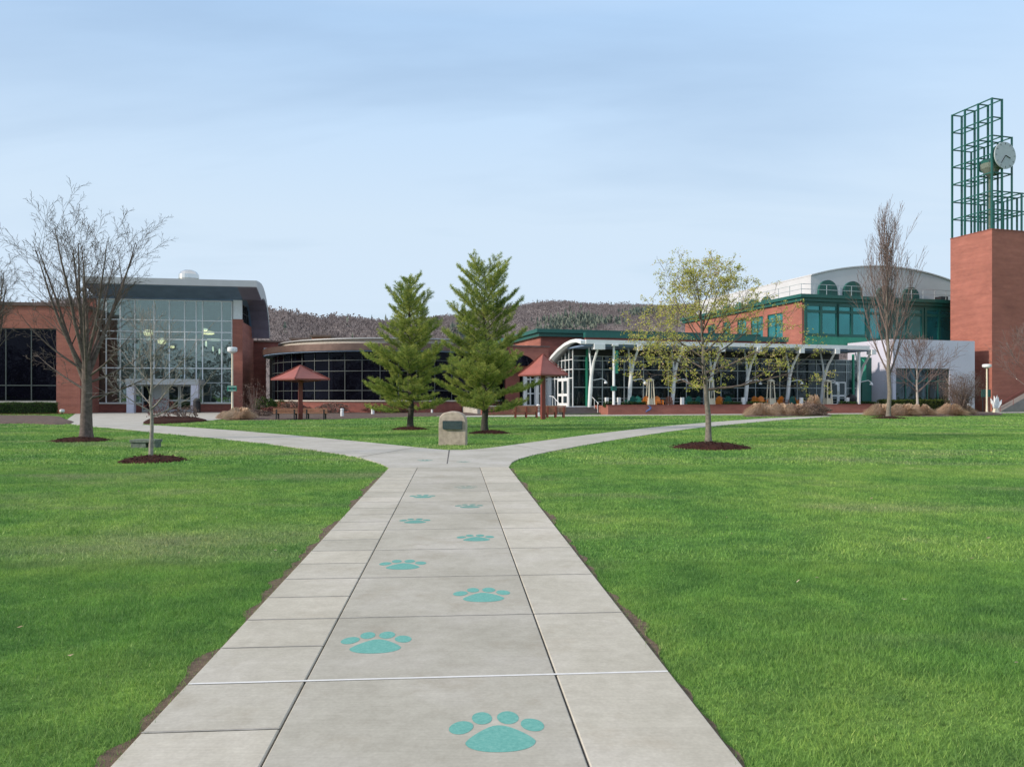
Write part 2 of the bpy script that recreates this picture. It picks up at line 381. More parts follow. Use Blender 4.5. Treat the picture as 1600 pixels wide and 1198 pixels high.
def slab(mb, rn, s0, s1, t0, t1, z=.022, bev=.0045):
    a = [pf(s0, t0, z-bev), pf(s1, t0, z-bev), pf(s1, t1, z-bev), pf(s0, t1, z-bev)]
    e = bev*1.2
    b = [pf(s0+e, t0+e, z), pf(s1-e, t0+e, z), pf(s1-e, t1-e, z), pf(s0+e, t1-e, z)]
    c = [(x, y, -.05) for x, y, _ in a]
    mb.add(c+a+b, [(8, 9, 10, 11)]+[(i, (i+1) % 4, (i+1) % 4+4, i+4) for i in range(4)]+[(i+4, (i+1) % 4+4, (i+1) % 4+8, i+8) for i in range(4)])
    rn += [random.uniform(.12, .55) if s0 > -1 and s0 < 0 else random.uniform(.55, 1)]*9
mb = MB(); rn = []
TE = 16.35
def cuts(t0, st):
    out = [-4.0]; t = t0
    while t > -4: t -= st
    t += st
    while t < TE-.4: out.append(t); t += st
    return out+[TE]
for (s0, s1, st) in ((-1.378, -.781, .575), (-.771, .535, 1.15), (.545, 1.156, 1.15)):
    c = cuts(4.08, st)
    for i in range(len(c)-1):
        w = .009 if abs(c[i]-4.08) < .01 or abs(c[i+1]-4.08) < .01 else .0045
        slab(mb, rn, s0, s1, c[i]+.0075, c[i+1]-.0075)
p = mb.build('path', M['conc'], fixn=False, rnd=rn); p['kind'] = 'structure'
# base under the joints
o = poly_obj('path_bed', [pxy(-1.37, -4), pxy(1.15, -4), pxy(1.15, TE), pxy(-1.37, TE)], .004, M['joint'])
mb = MB(); mb.add([pf(-1.37, 4.072, .0235), pf(1.15, 4.066, .0235), pf(1.15, 4.088, .0235), pf(-1.37, 4.092, .0235)], [(0, 1, 2, 3)])
s_ = mb.build('path_sealant', M['seal'], fixn=False); s_['kind'] = 'structure'
mb = MB()                                             # tooled cross joints, uneven in width
for (s0, s1, st) in ((-1.378, -.781, .575), (-.771, .535, 1.15), (.545, 1.156, 1.15)):
    for t in cuts(4.08, st)[1:-1]:
        if abs(t-4.08) < .01: continue
        n = 14; vs = []
        for k in range(n+1):
            s_x = s0+(s1-s0)*k/n; w = .0060+.004*mnoise.noise(Vector((s_x*5, t*3, 1)))+.0015*t*.3; vs += [pf(s_x, t-w, .0228), pf(s_x, t+w, .0228)]
        mb.add(vs, [(2*i, 2*i+2, 2*i+3, 2*i+1) for i in range(n)])
o = mb.build('path_joints', M['tool'], fixn=False); o['kind'] = 'structure'

low = [(596, 726), (580, 720.5), (560, 715.5), (530, 710), (500, 705.5), (430, 695.5), (350, 686.5), (280, 680), (225, 674.5), (180, 670), (140, 666.2), (115, 663.4)]
plaza = [(102, 658), (110, 652), (118, 646.4), (165, 644.2), (300, 643.9), (385, 643.6), (372, 646.5), (358, 650), (350, 654.5), (330, 657.3), (305, 657.5), (285, 654.2), (262, 652.5), (240, 655), (228, 660), (222, 664)]
upL = [(262, 666), (300, 668.3), (360, 672.5), (430, 678.3), (500, 684.5), (560, 690.3), (610, 695.3), (650, 699.5), (680, 702.4), (700, 703.8), (722, 704), (745, 702.6), (780, 698.8), (815, 693.8), (850, 689), (900, 682.3), (950, 676), (1000, 670.3), (1050, 665.2), (1100, 660.8), (1150, 657), (1190, 654.2), (1240, 651.8), (1290, 650)]
lowR = [(1300, 650.9), (1250, 654.4), (1210, 657), (1150, 662.6), (1100, 667.6), (1050, 674), (1000, 681.5), (950, 689.5), (900, 698.5), (860, 706), (830, 712.5), (812, 717.5), (800, 723)]
J = [pxy(-1.378, TE)]+[G(*q) for q in low+plaza+upL+lowR]+[pxy(1.156, TE)]
MAIN = [pxy(-1.378, -4), pxy(1.156, -4), pxy(1.156, TE), pxy(-1.378, TE)]
o = poly_obj('path_junction', J, .022, M['conc2'], th=.06)
mb = MB()
mb.add([(*G(701, 703.9)[:2], .0245), (*G(703, 703.9)[:2], .0245), (*G(699.4, 726)[:2], .0245), (*G(697.8, 726)[:2], .0245)], [(0, 1, 2, 3)])
for k in range(1, 9):
    for sgn, (A, B) in enumerate(((low, upL[2:10]), (lowR[::-1], upL[10:]))):
        pass
def linestrip(a, b, w=.02):
    a = Vector(a); b = Vector(b); d = (b-a).normalized(); n = Vector((-d.y, d.x))*w/2
    mb.add([(*(a+n), .0248), (*(b+n), .0248), (*(b-n), .0248), (*(a-n), .0248)], [(3, 2, 1, 0)])
for (a, b) in (((560, 715.5), (650, 699.8)), ((430, 695.5), (545, 688.8)), ((300, 681.9), (410, 676.6)), ((860, 706), (800, 696)), ((980, 684.7), (900, 682.3)), ((1080, 670.2), (1010, 669.3))):
    linestrip(G(*a), G(*b), .022)
o = mb.build('junction_joints', M['joint'], fixn=False); o['kind'] = 'structure'
BAND = [tuple(RF.w(u, v)[:2]) for u, v in ((-13, -4.3), (75, -4.3), (75, -.02), (-13, -.02))]
poly_obj('pavement', BAND, .021, M['conc2'], th=.06)
RIB = [G(395, 655.4), G(480, 654.4), G(560, 652.9), G(640, 651.2), G(700, 650.1)]; b0 = RF.w(-13.02, -4.3); b1 = RF.w(-13.02, -2.6)
RIB = RIB+[(b0.x, b0.y), (b1.x, b1.y)]+[G(700, 648.9), G(640, 649.7), G(560, 651.1), G(480, 652.4), G(395, 653.2)]
poly_obj('footpath', RIB, .020, M['conc2'], th=.06)

# ------------------------------------------------------------------ bare soil along the edges of the path
def edge_soil(name, s_edge, sg, t0, t1, amp, seed):
    pts = []; q = []; t = t0
    while t < t1:
        n = mnoise.noise(Vector((t*1.1, seed, 0)))*.5+mnoise.noise(Vector((t*4.3, seed+5, 0)))*.35
        w = max(.012, amp*(n+.12)+.02); q.append((t, w)); t += .05
    return q
SOIL = {-1: edge_soil('l', -1.378, -1, 2, 16.2, .26, 3.3), 1: edge_soil('r', 1.156, 1, 2, 16.2, .20, 9.1)}
for sg, se in ((-1, -1.380), (1, 1.158)):
    mb = MB(); q = SOIL[sg]; vs = []
    for t, w in q: vs += [pf(se, t, .006), pf(se+sg*w, t, .006)]
    mb.add(vs, [(2*i, 2*i+1, 2*i+3, 2*i+2) for i in range(len(q)-1)])
    o = mb.build('soil_edge', M['soil'], fixn=False); o['kind'] = 'structure'
    for p_ in o.data.polygons:
        pass

# ------------------------------------------------------------------ mulch
MUL = []
def mound(name, cx, cy, r, h, label, seed, squash=1.0, mat='mulch', flat=False, shape=None):
    mb = MB(); nr, na = 9, 40; vs = [(cx, cy, h)]
    for i in range(1, nr+1):
        for k in range(na):
            a = 2*math.pi*k/na; f = i/nr
            rr = r*f*(1+.10*mnoise.noise(Vector((math.cos(a)*1.5, math.sin(a)*1.5, seed))))
            z = h*(1-f**2.2)+.03*mnoise.noise(Vector((rr*3*math.cos(a), rr*3*math.sin(a), seed)))*(1-f*.6) if i < nr else -.01
            vs.append((cx+rr*math.cos(a), cy+rr*math.sin(a)*squash, z))
    fs = [(0, 1+k, 1+(k+1) % na) for k in range(na)]
    for i in range(nr-1):
        for k in range(na):
            a0 = 1+i*na; fs.append((a0+k, a0+na+k, a0+na+(k+1) % na, a0+(k+1) % na))
    mb.add(vs, fs)
    rr_ = random.Random(seed)                      # loose chips
    for _ in range(int(220*r*r)):
        f = math.sqrt(rr_.random())*1.05; a = rr_.random()*6.283; x = cx+r*f*math.cos(a); y = cy+r*f*math.sin(a)*squash
        z = h*max(0, 1-min(f, 1)**2.2)+.012; L = rr_.uniform(.03, .08); b = rr_.random()*6.283; w = L*.35; t = rr_.uniform(-.02, .03)
        mb.add([(x, y, z), (x+L*math.cos(b), y+L*math.sin(b), z+t), (x+L*math.cos(b)-w*math.sin(b), y+L*math.sin(b)+w*math.cos(b), z+t+.01), (x-w*math.sin(b), y+w*math.cos(b), z+.01)], [(0, 1, 2, 3)])
    o = mb.build(name, M[mat], fixn=False, smooth=False)
    MUL.append((cx, cy, r, squash))
    tag(o, label, 'mulch ring', 'mulch rings round the tree trunks'); return o
def bed(pts, mat='mulch_lt', h=.10, name='planting_bed'):
    """flat soil bed with a slightly raised uneven surface"""
    n = len(pts); c = Vector((sum(p[0] for p in pts)/n, sum(p[1] for p in pts)/n))
    mb = MB(); rings = [1.0, .93, .8, .6, .35]; zs = [-.02, h*.6, h, h*1.1, h*1.1]; vs = []; fs = []
    for r_, z in zip(rings, zs):
        for x, y in pts: vs.append((c.x+(x-c.x)*r_, c.y+(y-c.y)*r_, z+.03*mnoise.noise(Vector((x, y, r_*9)))))
    vs.append((c.x, c.y, h))
    for i in range(4):
        for k in range(n): fs.append((i*n+k, i*n+(k+1) % n, (i+1)*n+(k+1) % n, (i+1)*n+k))
    for k in range(n): fs.append((4*n+k, 4*n+(k+1) % n, 5*n))
    mb.add(vs, fs); o = mb.build(name, M[mat]); o['kind'] = 'structure'; BEDS.append(pts); return o
BEDS = []
def smoothpoly(q, k=4):
    out = []; n = len(q)
    for i in range(n):
        p0, p1, p2, p3 = [Vector(q[(i+j-1) % n]) for j in range(4)]
        for a in range(k):
            t = a/k; out.append(tuple(.5*((2*p1)+(p2-p0)*t+(2*p0-5*p1+4*p2-p3)*t*t+(3*p1-p0-3*p2+p3)*t**3)))
    return out

# ------------------------------------------------------------------ lawn blades
def blades(name, n, ymin, ymax, wid, hei, margin, lab):
    u = rng.random(n); Y = np.sqrt(ymin**2+u*(ymax**2-ymin**2)); k = .667+margin/Y
    X = (rng.random(n)*2-1)*k*Y
    ok = ~inpoly(X, Y, J) & ~inpoly(X, Y, BAND) & ~inpoly(X, Y, RIB)
    S = X*PQ.x+Y*PQ.y; T = X*PD.x+Y*PD.y
    onp = (S > -1.36) & (S < 1.14) & (T < TE); ok &= ~onp
    for sg, se in ((-1, -1.378), (1, 1.156)):
        ts = np.array([q[0] for q in SOIL[sg]]); ws = np.array([q[1] for q in SOIL[sg]])
        w = np.interp(T, ts, ws, left=.02, right=.02); dd = (S-se)*sg
        ok &= ~((dd > -.01) & (dd < w*.85) & (rng.random(n) > .10) & (T < TE))
    for cx, cy, r, q in MUL: ok &= ((X-cx)**2+((Y-cy)/q)**2 > (r*.97)**2) if q == 1 else (((X-cx)**2+((Y-cy)/q)**2) > r*r)
    for b in BEDS: ok &= ~inpoly(X, Y, b)
    # clumpiness
    X = X[ok]; Y = Y[ok]; n = len(X)
    cl = np.sin(X*2.1+1.3*np.sin(Y*1.7))*np.sin(Y*2.6+1.1*np.sin(X*2.3))*.5+.5
    cl2 = np.sin(X*7.3+2*np.sin(Y*5.1))*np.sin(Y*8.1+1.7*np.sin(X*6.3))*.5+.5
    h = hei*(.55+.6*rng.random(n))*(.50+.35*cl+.55*cl2); w = wid*(.7+.6*rng.random(n))
    a = rng.random(n)*2*np.pi; b = rng.random(n)*2*np.pi; ln = h*rng.uniform(.15, .95, n)
    P = np.zeros((n, 3, 3), np.float32)
    P[:, 0, 0] = X-np.cos(a)*w/2; P[:, 0, 1] = Y-np.sin(a)*w/2; P[:, 1, 0] = X+np.cos(a)*w/2; P[:, 1, 1] = Y+np.sin(a)*w/2
    P[:, 2, 0] = X+np.cos(b)*ln; P[:, 2, 1] = Y+np.sin(b)*ln; P[:, 2, 2] = h
    P[:, :2, 2] = 0.0
    o = npmesh(name, P.reshape(-1, 3), 3, M['blades'], np.clip(rng.random(n)*.93+.07*(rng.random(n) > .97), 0, 1)); o['kind'] = 'stuff'; return o
def lawn():
    blades('lawn_grass', 430000, 2.0, 7.0, .0036, .031, 1.0, '')
    blades('lawn_grass', 380000, 7.0, 17.0, .008, .036, 1.2, '')
    blades('lawn_grass', 230000, 17.0, 38.0, .026, .050, 2, '')
    blades('lawn_grass', 120000, 38.0, 75.0, .06, .055, 3, '')
    n = 90; Y = rng.uniform(4, 30, n)                    # fallen leaves, twigs and bits on the lawn
    X = (rng.random(n)*2-1)*.7*Y; S = X*PQ.x+Y*PQ.y
    ok = ((S < -1.6) | (S > 1.4)) & ~inpoly(X, Y, J); X = X[ok]; Y = Y[ok]; n = len(X)
    P = np.zeros((n, 4, 3), np.float32); a = rng.random(n)*6.28; s = rng.uniform(.010, .024, n)
    for k in range(4):
        P[:, k, 0] = X+np.cos(a+k*1.57)*s*(1 if k % 2 else .6); P[:, k, 1] = Y+np.sin(a+k*1.57)*s*(1 if k % 2 else .6); P[:, k, 2] = .045+rng.uniform(0, .02, n)
    o = npmesh('fallen_leaves', P.reshape(-1, 3), 4, M['tan'], rng.random(n)); o['kind'] = 'stuff'

# ------------------------------------------------------------------ painted paw prints
def paw(px, py, wpx, hpx, label, wear=1.0, rot=0.0):
    d = H*F/(py-HY); c = G(px, py); w = wpx*d/F/2        # half width, m
    # vertical half-extent on the ground
    d1 = H*F/(py-hpx/2-HY); d2 = H*F/(py+hpx/2-HY); h = (d1-d2)/2
    d = (d1+d2)/2 if hpx > 12 else d
    c = ((px-CX)*d/F, d); w = wpx*d/F/2; h = w*.98
    t = thing('paw_print', label, 'paw print', (c[0], c[1], .022), 0, 'teal paw prints painted along the path')
    def blob(name, cx, cy, rx, ry, ang, prof=None, n=36):
        mb = MB(); vs = []
        ca, sa = math.cos(ang), math.sin(ang)
        for k in range(n):
            a = 2*math.pi*k/n; x = rx*math.cos(a); y = ry*math.sin(a)
            if prof: x, y = prof(a)
            x += .004*math.sin(3*a+cx*9); X = cx+x*ca-y*sa; Y = cy+x*sa+y*ca
            X, Y = X*w, Y*h
            q = (PQ*X+PD*Y); vs.append((c[0]+q.x, c[1]+q.y, .0231))
        mb.add(vs, [tuple(range(n))]); o = mb.build(name, M['paw'], t, fixn=False); o.color = (wear, 1, 1, 1)
    def pad(a):
        y = math.sin(a); x = math.cos(a)
        X = (abs(x)**.9)*math.copysign(.72, x)*(1-.46*max(0, y)**1.1); Y = .80*max(0, y)**1.0 if y > 0 else -.48*abs(y)**.95
        return (X, Y)
    blob('pad', .04, -.50, 1, 1, 0, pad, 48)
    blob('toe', -.76, .24, .25, .34, -.3); blob('toe', -.30, .70, .22, .33, .0)
    blob('toe', .27, .69, .235, .35, .0); blob('toe', .77, .27, .24, .34, .25)
PAWS = [(777, 1152, 148, 68, 'nearest teal paw print, right of centre at the front of the path', 1),
        (587, 1010, 108, 38, 'second nearest teal paw print, left of centre just beyond the white sealed joint', 1),
        (753, 934, 88, 25, 'third nearest teal paw print, on the right of the centre strip', 1),
        (629, 886, 72, 18, 'fourth nearest teal paw print, on the left of the centre strip', .95),
        (743, 843.5, 58, 13, 'fifth nearest teal paw print, slightly worn, right of centre', .9),
        (648, 816.5, 48, 11, 'sixth nearest paw print, worn teal, left of centre', .8),
        (733, 793, 44, 8, 'seventh nearest paw print, much worn, right of centre', .55),
        (660, 777.5, 40, 8, 'eighth nearest paw print, teal, left by the long joint', .8),
        (664, 720.5, 24, 4, 'farthest left paw print, faint, at the fork of the paths', .6),
        (724, 722.8, 22, 4, 'farthest right paw print, nearly worn away, at the fork', .35),
        (728, 763, 36, 6, 'barely visible worn paw print right of centre beyond the others', .22)]
for q in PAWS: paw(*q)

# ------------------------------------------------------------------ hills and woods
def interp(x, tab):
    for (a, b), (c, d) in zip(tab, tab[1:]):
        if x <= c: t = (x-a)/(c-a); t = max(0, t); t = t*t*(3-2*t)*.5+t*.5; return b+(d-b)*t
    return tab[-1][1]
RIDGE1 = [(-900, 500), (-300, 484), (0, 470), (60, 466), (140, 470), (300, 474), (420, 482), (450, 486), (480, 492), (510, 497.5), (560, 496), (600, 495), (660, 494), (700, 494), (740, 500), (800, 520), (900, 560), (2500, 600)]
RIDGE2 = [(-900, 590), (300, 580), (500, 545), (640, 506), (700, 494), (760, 482), (800, 475), (850, 472), (900, 472), (960, 474), (1020, 475), (1100, 476), (1180, 482), (1300, 490), (1500, 500), (2500, 520)]
def hill(name, tab, d0, d1, tree_n, th, seed, ever=()):
    na, nd = 150, 22; vs = []
    PX = [-900+i*(3400/(na-1)) for i in range(na)]
    def hz(px, f):
        zt = (HY-interp(px, tab)-3)*d1/F+H
        prof = math.sin(min(f, 1)*math.pi/2)**1.4 if f <= 1 else 1-.3*(f-1)
        return max(-2, (zt-th*.75)*prof+5*mnoise.noise(Vector((px*.012, f*4, seed)))*prof)
    for j in range(nd):
        f = j/(nd-1)*1.5; d = d0+(d1-d0)*f
        for px in PX: vs.append(((px-CX)/F*d, d, hz(px, f)))
    mb = MB(); mb.add(vs, [(j*na+i, j*na+i+1, (j+1)*na+i+1, (j+1)*na+i) for j in range(nd-1) for i in range(na-1)])
    o = mb.build(name, M['hilltree_ground'], fixn=False, smooth=True); o['kind'] = 'structure'
    r = random.Random(seed); P = []; rn = []; PE = []; re_ = []
    for i in range(tree_n):
        px = r.uniform(-150, 1750); f = r.random()**.6*1.03; d = d0+(d1-d0)*f; x = (px-CX)/F*d
        z = hz(px, f)-1; hh = th*r.uniform(.6, 1.15); w = hh*r.uniform(.28, .45)
        py_ = HY-(z+hh-H)*F/d
        ev = any(abs(px-a)/b+abs(py_-c)/e < 1+.5*r.random() for a, b, c, e in ever) or r.random() < .004
        if r.random() < .06: hh *= 1.25
        base = r.random()
        if ev:
            for k in range(5):
                a = r.random()*3.14; zz = z+hh*k/6; ww = w*(1-k/6)*.9; dx = math.cos(a)*ww; dy = math.sin(a)*ww
                PE += [(x-dx, d-dy, zz), (x+dx, d+dy, zz), (x, d, zz+hh*.36)]; re_.append(r.random())
        else:
            for k in range(9):
                a = r.uniform(0, 6.28); l = math.sqrt(r.random())*w*1.15; tx = math.cos(a)*l; ty = math.sin(a)*l; ww = hh*r.uniform(.02, .07)
                zz = z+hh*r.uniform(.1, .66)*(1-.35*(l/w)**2); top = zz+hh*r.uniform(.10, .20); q_ = r.uniform(-1, 1)*ww
                P += [(x+tx*.8, d+ty*.8, zz), (x+tx*1.05+ww+q_, d+ty*1.05, top), (x+tx*1.05-ww+q_, d+ty*1.05, top*.98+zz*.02)]; rn.append(.25+base*.25+r.random()*.25)
    o = npmesh('hill_woods', P, 3, M['hilltree'], rn); o['kind'] = 'stuff'
    if PE: o = npmesh('hill_evergreen_woods', PE, 3, M['hillever'], re_); o['kind'] = 'stuff'
M['hilltree_ground'] = plain('leaf_litter_hillside', (.20, .165, .155), 1, var=.2, scale=.02)
hill('hill', RIDGE2, 420, 800, 34000, 7.5, 5, ever=((905, 55, 494, 9), (870, 30, 502, 8), (1000, 30, 480, 4)))
hill('hill', RIDGE1, 240, 480, 19000, 7.5, 11, ever=((720, 20, 505, 5),))

# trees on the far side of the green, seen mirrored in the windows
def far_side_woods():
    r = random.Random(77); P = []; rn = []
    for i in range(150):
        x = -190+400*i/150+r.uniform(-3, 3); y = -62+r.uniform(-14, 6); hh = r.uniform(11, 18); w = hh*r.uniform(.3, .45); b = r.random()
        for k in range(170):
            a = r.uniform(0, 6.28); l = math.sqrt(r.random())*w; zz = hh*r.uniform(.05, 1)*(1-.4*(l/w)**2); s = r.uniform(.4, 1.1)
            P += [(x+math.cos(a)*l, y+math.sin(a)*l, zz), (x+math.cos(a)*l+s, y+math.sin(a)*l+r.uniform(-.4, .4), zz+r.uniform(-.5, .8)), (x+math.cos(a)*l+r.uniform(-.5, .5), y+math.sin(a)*l, zz+s)]; rn.append(min(1, b*.6+r.random()*.4))
    o = npmesh('far_side_woods', P, 3, M['hilltree'], rn); o['kind'] = 'stuff'
far_side_woods()
# ================================================================== trees and plants
M['bark_mid'] = plain('grey_bark', (.19, .165, .14), .9, var=.3, scale=12, bstr=.5)
def branch(mb, p, d, L, r, lev, P, tips, rr):
    """recursive tapered limb"""
    n = P['seg'][min(lev, len(P['seg'])-1)]; pts = [p.copy()]; rs = [r]; up = P['up'][min(lev, len(P['up'])-1)]
    cur = p.copy(); dd = d.copy(); wob = P['wob']
    for i in range(n):
        dd = (dd+Vector((rr.uniform(-1, 1), rr.uniform(-1, 1), rr.uniform(-1, 1)))*wob+Vector((0, 0, up))).normalized()
        cur = cur+dd*(L/n); pts.append(cur.copy()); rs.append(max(P['rmin'], r*(1-(i+1)/n*P['taper'])))
    mb.tube(pts, rs, 7 if r > .05 else (5 if r > .015 else 3), cap=False)
    if lev >= P['lev']: tips.append((pts[-1], dd)); tips.append((pts[len(pts)//2], dd)); return
    kids = P['kids'][lev]; lo = P['lo'][min(lev, len(P['lo'])-1)]
    for k in range(kids):
        f = lo+(1-lo)*(k+rr.random()*.8)/kids; f = min(f, .98); x = f*n; i = int(x); q = pts[i].lerp(pts[min(i+1, n)], x-i)
        ax = (pts[min(i+1, n)]-pts[i]).normalized(); o = ax.orthogonal().normalized(); az = P.get('gold', 2.4)*k+rr.uniform(-.5, .5)
        side = (o*math.cos(az)+ax.cross(o)*math.sin(az)); an = R(rr.uniform(*P['ang'][min(lev, len(P['ang'])-1)]))
        nd = (ax*math.cos(an)+side*math.sin(an)).normalized()
        branch(mb, q, nd, L*rr.uniform(*P['len'][min(lev, len(P['len'])-1)])*(1-.45*f if lev else 1), max(P['rmin'], rs[i]*P['rk']), lev+1, P, tips, rr)
def leaves(mb_tips, n, size, spread, rr, quad=True):
    P = []; rn = []
    for p, d in mb_tips:
        for _ in range(n):
            c = p+Vector((rr.gauss(0, 1), rr.gauss(0, 1), rr.gauss(0, .8)))*spread
            a = Vector((rr.uniform(-1, 1), rr.uniform(-1, 1), rr.uniform(-1, 1))).normalized(); b = a.orthogonal().normalized(); s = size*rr.uniform(.6, 1.3)
            P += [c-a*s, c+b*s*.55, c+a*s, c-b*s*.55]; rn.append(rr.random())
    return P, rn
def flare(mb, base, r, h, d=Vector((0, 0, 1))):
    base = Vector(base); mb.tube([base+Vector((0, 0, -.05)), base+Vector((0, 0, h*.35)), base+d*h], [r*1.45, r*1.12, r], 9, cap=False)

def big_tree(px, py, label, seed, hgt=9.2, leaders=12, zfork=2.5, r0=.19, name='bare_tree', spread=(6, 31), mat='bark_big', lowb=True, w=1.0):
    x, y = G(px, py); rr = random.Random(seed); t = thing(name, label, 'tree', (x, y, 0), 0, 'bare trees on the lawn')
    mb = MB(); flare(mb, (x, y, 0), r0, .9); mb.tube([(x, y, .85), (x+.02, y, zfork*.7), (x, y, zfork+.3)], [r0, r0*.92, r0*.75], 10, cap=False)
    mb.build('trunk', M[mat], t, smooth=True, fixn=False)
    cb = MB(); tips = []
    P = dict(seg=[9, 6, 4, 3], up=[.05, .03, .02, .0], wob=.042, rmin=.0045, taper=.85, lev=3, kids=[11, 6, 5], lo=[.25, .25, .2], ang=[(22, 42), (22, 45), (25, 50)], len=[(.22, .38), (.36, .52), (.36, .52)], rk=.36)
    for k in range(leaders):
        az = 2*math.pi*k/leaders+rr.uniform(-.3, .3); an = R(rr.uniform(*spread)) if k else R(3)
        d = Vector((math.sin(an)*math.cos(az)*w, math.sin(an)*math.sin(az)*w, math.cos(an))).normalized()
        z0 = zfork*rr.uniform(.68, 1.12); L = (hgt-z0)/max(.75, d.z)*rr.uniform(.54, .70)
        branch(cb, Vector((x, y, z0)), d, L, r0*rr.uniform(.30, .46), 0, P, tips, rr)
    if lowb:
        P2 = dict(P, up=[.05, .03, .01, 0], kids=[8, 5, 3], lev=3)
        for z0, dx, dy, dz, L in ((1.75, -1, .2, .38, 2.3), (2.2, 1, -.2, .5, 2.6), (1.45, 1, .15, .22, 2.7), (2.4, -.9, -.4, .6, 2.8), (2.0, .85, .5, .35, 2.4)):
            branch(cb, Vector((x, y, z0)), Vector((dx, dy, dz)).normalized(), L, r0*.26, 0, P2, tips, rr)
    cb.build('crown', M[mat], t, smooth=True, fixn=False); return t
def simple_tree(px, py, label, seed, P, zfork, r0, L, leaders, spread, mat, d=None, leaf=None, name='bare_tree', grp='bare trees on the lawn', lean=(0, 0), central=True, cmat=None, low=()):
    x, y = G(px, py)
    if d: x = (px-CX)*d/F; y = d
    rr = random.Random(seed); t = thing(name, label, 'tree', (x, y, 0), 0, grp)
    mb = MB(); flare(mb, (x, y, 0), r0, .35)
    top = Vector((x+lean[0], y+lean[1], zfork+ (L if central else .2)))
    n = 9; pts = []; rs = []
    for i in range(n+1):
        f = i/n; pts.append(Vector((x, y, .3)).lerp(top, f)+Vector((rr.uniform(-1, 1), rr.uniform(-1, 1), 0))*.02*L*.4*(i > 0)); rs.append(max(.006, r0*(1-f*(.93 if central else .35))))
    mb.tube(pts, rs, 8, cap=False); mb.build('trunk', M[mat], t, smooth=True, fixn=False)
    cb = MB(); tips = []
    for k in range(leaders):
        f = (k+.5*rr.random())/leaders; zz = zfork+f*(L*.75 if central else .3); az = 2.4*k+rr.uniform(-.4, .4)
        an = R(spread[0]+(spread[1]-spread[0])*(1-f)+rr.uniform(-6, 6)); dv = Vector((math.sin(an)*math.cos(az), math.sin(an)*math.sin(az), math.cos(an)))
        # find trunk point
        q = Vector((x, y, .3)).lerp(top, min(1, (zz-.3)/(top.z-.3)))
        branch(cb, q, dv, L*rr.uniform(*P['L0'])*(1-.55*f if central else 1), r0*rr.uniform(.3, .5)*(1-.5*f if central else 1), 0, P, tips, rr)
    for (z0, dx, dy, dz, LL) in low:
        branch(cb, Vector((x, y, z0)), Vector((dx, dy, dz)).normalized(), LL, r0*.4, 0, P, tips, rr)
    cb.build('crown', M[cmat or mat], t, smooth=True, fixn=False)
    if leaf:
        Pq, rn = leaves(tips if leaf.get('keep', 1) >= 1 else [q for q in tips if rr.random() < leaf['keep']], leaf['n'], leaf['size'], leaf['spread'], rr)
        npmesh('leaves', [tuple(v) for v in Pq], 4, M[leaf['mat']], rn, t)
    return t
